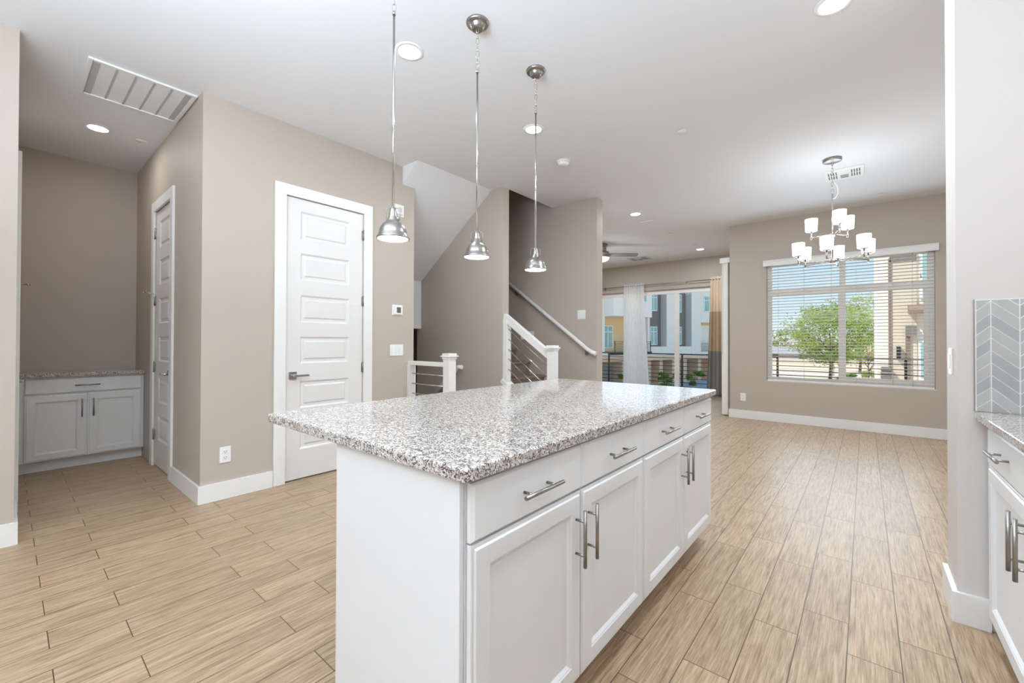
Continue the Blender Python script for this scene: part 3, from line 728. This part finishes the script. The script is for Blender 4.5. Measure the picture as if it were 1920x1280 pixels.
def return_grille():
    x0, x1, y0, y1 = -4.445, -3.845, .335, .925; r = thing('return_air_grille', ((x0 + x1) / 2, (y0 + y1) / 2, H), 'large white return air grille in the ceiling at the hall niche', 'vent')
    f = MB(); t = .026
    f.box(x0, x1, y0, y0 + t, H - .014, H, bev=.003).box(x0, x1, y1 - t, y1, H - .014, H, bev=.003).box(x0, x0 + t, y0 + t, y1 - t, H - .014, H, bev=.003).box(x1 - t, x1, y0 + t, y1 - t, H - .014, H, bev=.003)
    f.build('frame', M_trim, r)
    m = bpy.data.materials.new('perforated_filter_face'); m.use_nodes = True; t_ = m.node_tree; n = t_.nodes; L = t_.links
    tc = n.new('ShaderNodeTexCoord'); wv = n.new('ShaderNodeTexWave'); wv.wave_type = 'BANDS'; wv.bands_direction = 'DIAGONAL'; wv.inputs['Scale'].default_value = 42
    L.new(tc.outputs['Object'], wv.inputs['Vector']); rp = ramp(n, [(.3, rgb(226, 226, 228)), (.7, rgb(250, 250, 250))]); L.new(wv.outputs['Fac'], rp.inputs[0]); L.new(rp.outputs[0], n['Principled BSDF'].inputs['Base Color'])
    MB().box(x0 + t, x1 - t, y0 + t, y1 - t, H - .005, H).build('filter_face', m, r)
    cells = 5; wy = (y1 - y0 - 2 * t - .04) / cells
    for k in range(6):
        yy = y0 + t + .02 + wy * k; hw = .018 if k in (0, 5) else .006
        MB().box(x0 + t, x1 - t, yy - hw, yy + hw, H - .008, H - .004).build('divider', M_divid, r)
return_grille()
def register(x0, x1, y0, y1, label, m, slots):
    r = thing('supply_register', ((x0 + x1) / 2, (y0 + y1) / 2, H), label, 'vent', 'ceiling supply registers')
    MB().box(x0, x1, y0, y1, H - .012, H, bev=.003).build('face', m, r)
    s = MB(); W_, D_ = x1 - x0, y1 - y0
    for side in (.09, .68):
        for k in range(4):
            for q in (.16, .52): xx = x0 + W_ * (side + .065 * k); s.box(xx, xx + W_ * .03, y0 + D_ * q, y0 + D_ * (q + .3), H - .0135, H - .011)
    for k in range(3): s.box(x0 + W_ * .40, x0 + W_ * .61, y0 + D_ * (.5 + .13 * k), y0 + D_ * (.57 + .13 * k), H - .0135, H - .011)
    s.build('louvre_slots', slots, r)
    MB().box(x0 + W_ * .39, x0 + W_ * .62, y0 + D_ * .14, y0 + D_ * .46, H - .02, H - .011, bev=.002).build('deflector', m, r)
register(-.335, 0.0, 5.73, 6.08, 'white supply register in the ceiling behind the chandelier chain', M_wplast, M_lcd)
register(-4.06, -3.62, 8.95, 9.3, 'supply register with dark slots in the living room ceiling', M_grille, M_dark)

# ------------------------------------------------------------------ dining window and blinds
w1 = thing('window_1', ((WX0 + WX1) / 2, 7.6, WZ0), 'white vinyl dining window behind the horizontal blinds', 'window', kind='structure')
fw = MB(); ya, yb = 7.565, 7.64
fw.box(WX0 + .0005, WX0 + .055, ya, yb, WZ0 + .0005, WZ1 - .0005).box(WX1 - .06, WX1 - .0005, ya, yb, WZ0 + .0005, WZ1 - .0005).box(WX0 + .055, WX1 - .06, ya + .001, yb - .001, WZ0 + .0005, WZ0 + .06).box(WX0 + .055, WX1 - .06, ya + .001, yb - .001, WZ1 - .05, WZ1 - .0005)
fw.box(WX0 + .055, WX1 - .06, ya - .003, yb - .002, 1.895, 2.0).box(-.272, -.205, ya + .002, yb - .003, 2.0, WZ1 - .05).box(-.285, -.205, ya - .005, yb - .003, WZ0 + .06, 1.895)
fw.box(-.205, WX1 - .095, ya + .015, yb - .004, WZ0 + .06, WZ0 + .1).box(WX1 - .095, WX1 - .06, ya + .015, yb - .004, WZ0 + .06, 1.895)
fw.build('frame', M_vinyl, w1)
MB().box(WX0 + .05, WX1 - .05, 7.608, 7.614, WZ0 + .05, WZ1 - .04).build('glass', M_glass, w1)
MB().box(WX0 + .001, WX1 - .001, 7.4895, 7.564, WZ0 + .0006, WZ0 + .008).build('sill', M_trim, w1)
def hblind():
    x0, x1 = WX0 + .008, WX1 - .008
    r = thing('horizontal_blind', ((x0 + x1) / 2, 7.525, WZ0), 'white horizontal slat blind over the dining window', 'blind')
    v = MB(); vx0, vx1 = -1.182, .704
    v.prism([(7.425, 2.342), (7.425, 2.352), (7.431, 2.36), (7.428, 2.39), (7.431, 2.415), (7.425, 2.424), (7.425, 2.432), (7.444, 2.432), (7.444, 2.342)], 'x', vx0, vx1)
    v.box(vx0, vx0 + .012, 7.43, 7.487, 2.345, 2.43).box(vx1 - .012, vx1, 7.43, 7.487, 2.345, 2.43)
    v.build('valance', M_trim, r)
    MB().box(x0, x1, 7.495, 7.55, 2.355, 2.40).build('headrail', M_slat, r)
    s = MB(); z = 2.335
    while z > WZ0 + .045:
        V = []
        for xx in (x0, x1):
            for (dy, dz_) in ((-.024, 0), (-.012, .0022), (0, .003), (.012, .0022), (.024, 0), (.024, -.0028), (.012, -.0008), (0, 0), (-.012, -.0008), (-.024, -.0028)): V.append((xx, 7.523 + dy, z + dz_ - dy * .10))
        s._add(V, [(i, (i + 1) % 10, 10 + (i + 1) % 10, 10 + i) for i in range(10)] + [tuple(range(10))[::-1], tuple(range(10, 20))]); z -= .0437
    s.build('slats', M_slat, r)
    MB().box(x0, x1, 7.499, 7.547, WZ0 + .01, WZ0 + .028, bev=.002).build('bottom_rail', M_slat, r)
    for xx in (-1.0, -.68, -.36, -.09, .28, .47):
        c = MB(); c.tube([(xx, 7.4975, WZ0 + .02), (xx, 7.4975, 2.36)], .0011, 5); c.tube([(xx, 7.5485, WZ0 + .02), (xx, 7.5485, 2.36)], .0011, 5); c.build('ladder_cord', M_cord, r)
    c = MB(); c.tube([(.545, 7.488, 2.06), (.545, 7.49, 2.355)], .0016, 5).lathe([(.003, .035), (.010, .0), (.004, 0)], (.545, 7.488, 2.03), 10)
    c.build('pull_cord', M_cord, r)
hblind()

# ------------------------------------------------------------------ sliding door, curtains, vertical blind
d4 = thing('door_4', ((SX0 + SX1) / 2, 9.95, 0), 'wide white framed sliding glass door to the balcony', 'sliding door', kind='structure')
f = MB(); ya, yb = 9.91, 10.0
f.box(SX0 + .06, SX1 - .06, ya + .001, yb - .001, SZ1 - .075, SZ1 - .0005).box(SX0 + .0005, SX0 + .06, ya, yb, 0.0005, SZ1 - .0005).box(SX1 - .06, SX1 - .0005, ya, yb, 0.0005, SZ1 - .0005).box(SX0 + .06, SX1 - .06, ya + .001, yb - .001, 0.0005, .05)
f.box(-3.345, -3.255, ya + .01, yb - .002, .05, SZ1 - .075).box(-5.45, -5.36, ya + .02, yb - .002, .05, SZ1 - .075)
f.build('frame', M_vinyl, d4)
MB().box(SX0 + .05, SX1 - .05, 9.952, 9.958, .04, SZ1 - .06).build('glass', M_glass, d4)
struct('trim_1', MB().box(-7.55, -2.2, 9.86, 9.889, 2.40, 2.455, bev=.004).box(-7.55, -2.2, 9.872, 9.889, 2.455, 2.54), M_wall, 'greige ledge above the sliding door', 'trim')
def curtain(x0, x1, xb0, xb1, z0, z1, yc, folds, amp, label, mats, bands):
    r = None; nx, nz = folds * 10, 26; V = []; F = []; mi = []
    zs = sorted(set([z0 + (z1 - z0) * k / nz for k in range(nz + 1)] + list(bands)))
    for k, z in enumerate(zs):
        t = (z1 - z) / (z1 - z0)
        for i in range(nx + 1):
            s = i / nx; xa = x0 + (x1 - x0) * s; xbb = xb0 + (xb1 - xb0) * s; tt = t ** 1.3
            a = amp * (.45 + .55 * min(1, t * 3)) * (.8 + .3 * math.sin(s * 9 + 1))
            V.append((xa + (xbb - xa) * tt, yc + a * math.sin(2 * PI * folds * s + .35 * math.sin(3 * t + s * 5)), z))
    bmv = MB(); n = nx + 1; vs = [bmv.bm.verts.new(v) for v in V]
    for k in range(len(zs) - 1):
        zm = (zs[k] + zs[k + 1]) / 2; m_ = sum(1 for q in bands if zm < q)
        for i in range(nx):
            fc = bmv.bm.faces.new((vs[k * n + i], vs[k * n + i + 1], vs[(k + 1) * n + i + 1], vs[(k + 1) * n + i])); fc.smooth = True; fc.material_index = m_
    return bmv
YC = 9.80
def add_curtain(name, label, *a):
    b = curtain(*a, '', None, a_bands[name]); o = b.build(name, a_mats[name]); md = o.modifiers.new('thickness', 'SOLIDIFY'); md.thickness = .0016
    return tag(o, label, 'curtain')
a_bands = {'sheer_curtain': [], 'striped_curtain': [1.842, .995]}
a_mats = {'sheer_curtain': [M_sheer], 'striped_curtain': [M_c1, M_c2, M_c3]}
add_curtain('sheer_curtain', 'white sheer curtain panel hanging in the middle of the sliding door', -4.535, -4.02, -4.54, -3.88, .03, 2.585, YC, 9, .03)
add_curtain('striped_curtain', 'cream, tan and grey banded curtain at the right end of the sliding door', -2.545, -2.20, -2.63, -2.12, .03, 2.60, YC, 6, .038)
def rod(y, z, x0, x1, label):
    r = thing('curtain_rod', (x0, y, z), label, 'curtain rod')
    MB().tube([(x0, y, z), (x1, y, z)], .009, 12).build('pole', M_steel, r)
    MB().tube([(x0 + 3.6, y, z), (x0 + 3.66, y, z)], .014, 12).build('joint_sleeve', M_steel, r)
    for xx in (-5.05, -3.05):
        b = MB(); b.tube([(xx, y, z - .014), (xx, 9.872 if z < 2.54 else 9.89, z - .014)], .006, 8).box(xx - .012, xx + .012, 9.866 if z < 2.54 else 9.884, 9.872 if z < 2.54 else 9.89, z - .05, z + .03)
        b.build('bracket', M_steel, r)
rod(YC, 2.535, -7.2, -2.1, 'thin nickel curtain rod carrying the sheer and banded curtains')
def vblind():
    r = thing('vertical_blind', (-1.75, 7.6, 0), 'white vertical vane blind stacked beside the dining corner, seen edge-on', 'blind')
    MB().box(-1.812, -1.657, 7.53, 9.2, 2.478, 2.562, bev=.003).build('valance', M_trim, r)
    for k in range(12):
        y = 7.555 + .011 * k
        b = MB(); V = []
        for z in (.02, 2.478):
            for (dx, dy) in ((-.045, 0), (-.02, .006), (.02, .006), (.045, 0), (.045, .0015), (.02, .0075), (-.02, .0075), (-.045, .0015)): V.append((-1.742 + dx, y + dy + k * .0004, z))
        b._add(V, [(i, (i + 1) % 8, 8 + (i + 1) % 8, 8 + i) for i in range(8)] + [tuple(range(8))[::-1], tuple(range(8, 16))])
        b.build('vane', M_slat, r)
    MB().tube([(-1.775, 7.548, 1.0), (-1.775, 7.548, 2.48)], .003, 6).build('wand', M_wplast, r)
vblind()

# ------------------------------------------------------------------ outside: balcony
struct('floor_balcony', MB().box(-7.8, -1.53, 10.03, 11.3, -.2, -.05).box(-1.53, 3.2, 7.66, 11.3, -.2, -.05), M_conc, 'concrete balcony deck', 'balcony floor')
def balcony_rail():
    r = thing('balcony_railing', (-2.3, 11.2, -.05), 'black metal balcony railing with horizontal bars', 'railing')
    y, zt = 11.2, .885; x0, x1 = -7.8, 3.2
    MB().box(x0, x1, y - .025, y + .025, zt - .03, zt).build('top_rail', M_black, r)
    for k in range(8): z = zt - .115 - .104 * k; MB().box(x0, x1, y - .006, y + .006, z - .008, z + .008).build('bar', M_black, r)
    for x in (-7.7, -5.62, -3.58, -1.5, .6, 2.7): MB().box(x - .02, x + .02, y - .02, y + .02, -.05, zt - .03).build('post', M_black, r)
balcony_rail()

# ------------------------------------------------------------------ outside: ground, neighbours, trees
M_ground = mat('pinkish_gravel_ground', rgb(205, 186, 168), .95, var=.12, scale=.8)
M_drive = mat('blue_grey_driveway', rgb(150, 160, 172), .9, var=.06, scale=.5)
ZG = -3.3
struct('ground', MB().box(-500, 500, 10.5, 900, ZG - .2, ZG), M_ground, 'pinkish gravel ground below the balcony', 'ground')
M_st1 = mat('light_grey_stucco', rgb(236, 228, 218), .9, var=.03, scale=3)
M_st2 = mat('dark_grey_stucco', rgb(124, 119, 112), .9, var=.04, scale=3)
M_st3 = mat('grey_and_shade_stucco', rgb(206, 200, 196), .9, var=.03, scale=3)  # townhouse recess sides carry their shade in this colour; also a plain house wall
M_tan = mat('tan_stucco', rgb(228, 194, 146), .9, var=.05, scale=3)
M_brick = mat('tan_stone_veneer', rgb(226, 198, 170), .9, var=.3, scale=14, bump=.5)
M_gar = mat('grey_garage_door', rgb(160, 157, 156), .6, var=.05, scale=5)
M_nwin = mat('painted_reflection_pane', rgb(150, 184, 180), .12, var=.3, scale=1.5)  # teal reflection is put into the pane colour
M_wht = mat('white_outdoor_paint', rgb(240, 240, 238), .6)
A = Vector((-19.104, 36.215, 0)); U = Vector((.307, .952, 0)).normalized(); N = Vector((U.y, -U.x, 0))
FF = frame(A, U, N)
struct('driveway', MB(FF).box(-12, 30, .2, 14, ZG, ZG + .02), M_drive, 'blue-grey driveway in front of the grey townhouses', 'driveway')
def townhouse():
    r = thing('townhouse', tuple(A + U * 9 + Vector((0, 0, ZG))), 'modern grey townhouse row across the courtyard behind the sliding door', 'building')
    f = MB(FF); R = -.75
    f.box(-8, 20, -9, R, -.2, 9.5, 1)                                        # recessed dark core
    f.box(-8, .62, R, 0, -.25, 9.5, 0)
    f.box(.62, 6.0, R - 1.6, 1.1, 3.55, 9.5, 0)                                  # upper bay
    f.box(.62, 6.0, R, R + .1, .2, 3.55, 2)                                    # tan wall of the recessed balcony
    f.box(6.72, 7.02, R, 0, -.25, 9.5, 0).box(6.0, 6.72, R, R + .3, -.25, 9.5, 3)
    f.box(9.7, 11.3, R, 0, -.25, 9.5, 0).box(14.0, 15.7, R, 0, -.25, 9.5, 0)
    f.box(7.02, 9.7, R, -.02, -.25, .62, 0).box(11.3, 14.0, R, -.02, -.25, .62, 0)
    f.box(15.7, 19.5, R, .02, 3.35, 9.5, 0).box(15.7, 19.5, R, .0, -.25, .0, 0).box(15.7, 19.5, R, R + .06, 0, 3.35, 2).box(16.15, 19.4, R + .06, R + .1, 0, 3.05, 0)
    f.box(9.68, 9.7, R, -.02, .62, 9.5, 3).box(13.98, 14.0, R, -.02, .62, 9.5, 3)
    f.box(.62, 6, R, .6, -.35, .15, 0)
    f.build('facade', [M_st1, M_st2, M_tan, M_st3], r)
    lo = MB(FF); lo.box(-8, 20, -8, -1.6, ZG, -.25, 0)
    for u in (-.4, 3.3, 7.0, 8.9, 11.0, 13.0, 15.6, 18.5): lo.box(u, u + .55, -1.6, -.3, ZG, -.75, 0)
    lo.box(-8, 20, -1.6, .02, -.78, -.25, 0)
    lo.build('stone_base', M_brick, r)
    for (u0, u1) in ((.3, 3.2), (4.0, 6.8), (9.6, 10.9), (13.7, 15.5)):
        gd = MB(FF)
        for k in range(4): gd.box(u0, u1, -1.58, -1.5, ZG + .55 * k + .02, ZG + .55 * (k + 1))
        gd.build('garage_door', M_gar, r)
    def win(u0, u1, z0, z1, n):
        w_ = MB(FF); t = .07
        w_.box(u0, u1, n, n + .06, z0, z0 + t).box(u0, u1, n, n + .06, z1 - t, z1).box(u0, u0 + t, n, n + .06, z0, z1).box(u1 - t, u1, n, n + .06, z0, z1)
        w_.box((u0 + u1) / 2 - .04, (u0 + u1) / 2 + .04, n, n + .05, z0, z1).box(u0, u1, n, n + .05, z1 - (z1 - z0) * .28 - .04, z1 - (z1 - z0) * .28 + .03)
        wo_ = w_.build('window', M_wht, r)
        MB(FF).box(u0 + t, u1 - t, n + .005, n + .02, z0 + t, z1 - t).build('pane', M_nwin, wo_)
    win(2.1, 5.2, 5.0, 7.4, 1.1); win(1.0, 2.3, .5, 2.7, R + .1)
    win(7.95, 9.05, .78, 2.75, R); win(7.95, 9.05, 4.4, 6.4, R); win(12.3, 13.2, .8, 2.8, R); win(12.3, 13.2, 4.4, 6.4, R); win(16.2, 18.2, 4.6, 6.4, .03)
    bl = MB(FF)
    for k in range(7): bl.box(.9, 5.9, 1.0, 1.03, .2 + .15 * k, .24 + .15 * k)
    for u in (.9, 2.5, 4.2, 5.9): bl.box(u - .03, u + .03, .99, 1.04, .1, 1.2)
    for k in range(7): bl.box(15.8, 19.4, -.03, 0, .05 + .15 * k, .09 + .15 * k)
    bl.box(.62, 6, .6, 1.1, -.1, .15)
    bl.build('balcony_rail', M_black, r)
townhouse()

M_cream = mat('cream_stucco', rgb(238, 228, 214), .9, var=.03, scale=2)
M_beige = mat('beige_stucco', rgb(214, 198, 176), .9, var=.03, scale=2)
M_brown = mat('brown_wood_trim', rgb(134, 110, 96), .8, var=.1, scale=3)
def cream_house():
    y = 24.0; r = thing('cream_house', (3.2, y, ZG), 'cream stucco house with porch roof seen through the right half of the blinds', 'building')
    b = MB(); b.box(.42, 9, y, y + 9, ZG, 9.5, 0)
    b.box(.80, 1.62, y - .06, y, -2.2, 4.55, 1)
    b.build('walls', [M_cream, M_beige], r)
    MB().box(.76, .84, y - .1, y, -.4, 4.7).build('brown_strip', M_brown, r)  # narrow brown vertical strip beside the beige panel
    MB().box(.8, 1.62, y - .1, y, 4.55, 4.85).build('lintel', M_st2, r)
    MB().prism([(y, 2.75), (y - 1.0, 2.45), (y - 1.0, 2.3), (y, 2.4)], 'x', 1.35, 2.3).build('porch_roof', M_brown, r)
    p = MB(); p.tube([(2.05, y - .05, 1.4), (2.25, y - .9, 2.3)], .06, 6).box(1.98, 2.06, y - .12, y, -1.2, 1.6); p.build('porch_brace', M_brown, r)
    for (x0, x1, z0, z1) in ((1.72, 2.28, 2.95, 5.6), (1.66, 2.0, -.35, 1.25)):
        w_ = MB().box(x0, x1, y - .07, y, z0, z1).build('window', M_wht, r); MB().box(x0 + .07, x1 - .07, y - .08, y - .065, z0 + .08, z1 - .08).build('pane', M_nwin, w_)
    MB().box(1.28, 1.42, y - .12, y, -.4, 1.7).build('shutter', M_brown, r)
    MB().box(1.28, 1.6, y - .2, y, 1.45, 1.85).build('meter_box', M_st2, r)
    MB().box(.7, 1.72, y - .5, y, -1.25, -.95).build('ledge', M_beige, r)
    MB().box(.72, 1.7, y - .1, y, -2.3, -1.3).build('garage_door', M_st2, r)
    MB().box(1.0, 1.13, y - .25, y - .0, .5, 1.0).build('wall_lamp', M_black, r)
    ac = MB()
    for k in range(5): ac.box(.5, .82, y - .5, y - .1, -.62 + .16 * k, -.54 + .16 * k)
    ac.box(.52, .8, y - .45, y - .02, -.6, .15); ac.build('condenser', M_st2, r)
cream_house()

def leafy(root, c, rx, rz, n, size, m, name='leaves', seed=1, flat=.55):
    rnd = random.Random(seed); b = MB(); cl = []
    for k in range(max(6, n // 120)):
        a = rnd.uniform(0, 2 * PI); q = rnd.uniform(.1, 1) ** .6; h = rnd.uniform(-1, 1); s = math.sqrt(max(.05, 1 - h * h * .9))
        cl.append((c[0] + rx * q * s * math.cos(a), c[1] + rx * q * s * math.sin(a), c[2] + rz * h * .85, rnd.uniform(.16, .3) * rx))
    for k in range(n):
        p = cl[k % len(cl)]; o = Vector((rnd.gauss(0, 1), rnd.gauss(0, 1), rnd.gauss(0, flat))).normalized() * p[3] * rnd.uniform(.5, 1.1)
        q = Vector(p[:3]) + o; u = Vector((rnd.uniform(-1, 1), rnd.uniform(-1, 1), rnd.uniform(-.6, .4))).normalized() * size * rnd.uniform(.6, 1.3); v = u.cross(Vector((rnd.uniform(-1, 1), rnd.uniform(-1, 1), rnd.uniform(-1, 1)))).normalized() * size * .45
        b._add([q - u * .5, q + v * .5, q + u * .5, q - v * .5], [(0, 1, 2, 3)], rnd.randint(0, 1) if isinstance(m, list) and len(m) > 1 else 0)
    return b.build(name, m, root, recalc=False)
M_lf1 = cloth('bright_green_leaf', rgb(182, 196, 92), .4); M_lf2 = cloth('mid_green_leaf', rgb(126, 152, 66), .4); M_lf3 = cloth('pale_olive_leaf', rgb(178, 186, 116), .4)
M_bark = mat('grey_brown_bark', rgb(120, 100, 84), .95, var=.3, scale=8)
M_palm = mat('pale_trunk_bark', rgb(206, 202, 196), .9, var=.1, scale=4)
def at(px, D):   # ground point seen in the direction of photo column px at distance D along the view axis
    q = FW * D + RT * ((px - 951.3) / 795.06 * D); return q.x, q.y
def tree(name, px, D, crown_z, rx, rz, n, size, mats, bark, label, seed, th=.18, lean=0.):
    x, y = at(px, D); r = thing(name, (x, y, ZG), label, 'tree')
    t = MB(); t.tube([(x, y, ZG), (x + .1 + lean * .3, y, ZG + (crown_z - ZG) * .35), (x + lean, y, crown_z)], [th, th * .8, th * .35], 8)
    rnd = random.Random(seed)
    for k in range(6):
        a = rnd.uniform(0, 2 * PI); zz = ZG + (crown_z - ZG) * rnd.uniform(.35, .7)
        t.tube([(x + .1 + lean * .4, y, zz), (x + lean + rx * .6 * math.cos(a), y + rx * .6 * math.sin(a), zz + rz * .8)], [th * .5, th * .15], 6)
    t.build('trunk', bark, r)
    leafy(r, (x + lean, y, crown_z), rx, rz, n, size, mats, seed=seed)
tree('mesquite_tree', 1556, 48, 2.2, 4.3, 3.6, 15000, .24, [M_lf1, M_lf2], M_bark, 'large bright green tree in the left half of the window', 3)
tree('mesquite_tree', 1612, 62, 3.2, 4.6, 5.2, 6500, .27, [M_lf3, M_lf1], M_bark, 'paler loose tree just right of the window mullion', 5)
tree('young_tree', 1626, 40, .6, 1.4, 1.6, 500, .22, [M_lf3, M_lf2], M_bark, 'thin young tree in front of the cream house corner', 8, .07)
tree('distant_tree', 1458, 120, 1.6, 7, 2.6, 1800, .7, [M_lf3, M_lf2], M_bark, 'low distant tree line clump at the left edge of the window', 11)
x, y = at(1559, 56)
b = MB().tube([(x, y, ZG), (x, y, 3.4)], [.3, .24], 10)
tag(b.build('pale_pole', M_palm), 'pale upright pole beside the bright green tree', 'pole')
def bush(px, D, rx, rz, label, seed, mats, group='bushes on the gravel'):
    x, y = at(px, D); r = thing('bush', (x, y, ZG), label, 'bush', group)
    MB().tube([(x, y, ZG), (x, y, ZG + rz)], [.06, .03], 6).build('stem', M_bark, r)
    leafy(r, (x, y, ZG + rz * .9), rx, rz, 900, .22, mats, seed=seed)
bush(1632, 44, 1.7, .7, 'yellow-green bush in front of the cream house', 21, [M_lf1])
bush(1592, 40, .9, .8, 'dark rounded bush right of the window mullion', 22, [M_lf2])
bush(1186, 41, 1.3, .8, 'green shrub beside the townhouse driveway left of the door frame', 24, [M_lf2])
bush(1250, 41.5, 1.5, .8, 'green shrub just left of the sliding door mullion', 25, [M_lf2])
bush(1302, 43, 1.1, .8, 'green shrub at the townhouse right of the sliding door mullion', 26, [M_lf2])
M_roof = mat('grey_roof_tile', rgb(150, 146, 152), .9, var=.1, scale=2)
M_pink = mat('pink_stucco', rgb(214, 178, 156), .9, var=.05, scale=2)
M_block = mat('pale_block_wall', rgb(226, 208, 192), .9, var=.05, scale=2)
def house(px, D, wd, h, rh, label, mw, mr):
    x, y = at(px, D); r = thing('distant_house', (x, y, ZG), label, 'house', 'low houses beyond the gravel')
    MB().box(x - wd / 2, x + wd / 2, y, y + 8, ZG, ZG + h).build('walls', mw, r)
    z = ZG + h; b = MB(); b._add([(x - wd / 2 - .5, y - .5, z), (x + wd / 2 + .5, y - .5, z), (x + wd / 2 + .5, y + 8.5, z), (x - wd / 2 - .5, y + 8.5, z), (x - wd / 4, y + 4, z + rh), (x + wd / 4, y + 4, z + rh)], [(0, 1, 5, 4), (1, 2, 5), (2, 3, 4, 5), (3, 0, 4), (0, 3, 2, 1)])
    b.build('roof', mr, r)
    for k in (-.25, .15): MB().box(x + wd * k, x + wd * k + 1.2, y - .06, y, ZG + 1, ZG + 2.1).build('window', M_st2, r)
house(1478, 78, 11, 2.2, 1.3, 'low grey-roofed house at the left of the window view', M_st3, M_roof)
house(1615, 82, 13, 2.4, 1.0, 'pink house behind the young tree', M_pink, M_pink)
house(1540, 130, 16, 3.0, 1.4, 'far low house behind the bright green tree', M_beige, M_brown)
x, y = at(1560, 70)
tag(MB().box(x - 22, x + 26, y, y + .3, ZG, ZG + 1.5).build('block_wall', M_block), 'long pale block wall beyond the gravel', 'garden wall')
M_hill = mat('hazy_hill', rgb(168, 160, 158), 1., var=.08, scale=.02)
hb = MB(); V = []; F = []; rnd = random.Random(4)
for i in range(61):
    t = -1 + 2 * i / 60; xx = t * 480
    V += [(xx, 560 + 40 * t, ZG - 1), (xx, 640, ZG + 6 + 7 * math.sin(i * .7) * math.sin(i * .23) + rnd.uniform(0, 2)), (xx, 760, ZG - 1)]
for i in range(60):
    for k in range(2): F.append((i * 3 + k, (i + 1) * 3 + k, (i + 1) * 3 + k + 1, i * 3 + k + 1))
hb._add(V, F); struct('hills', hb, M_hill, 'low hazy hills on the horizon', 'hills')
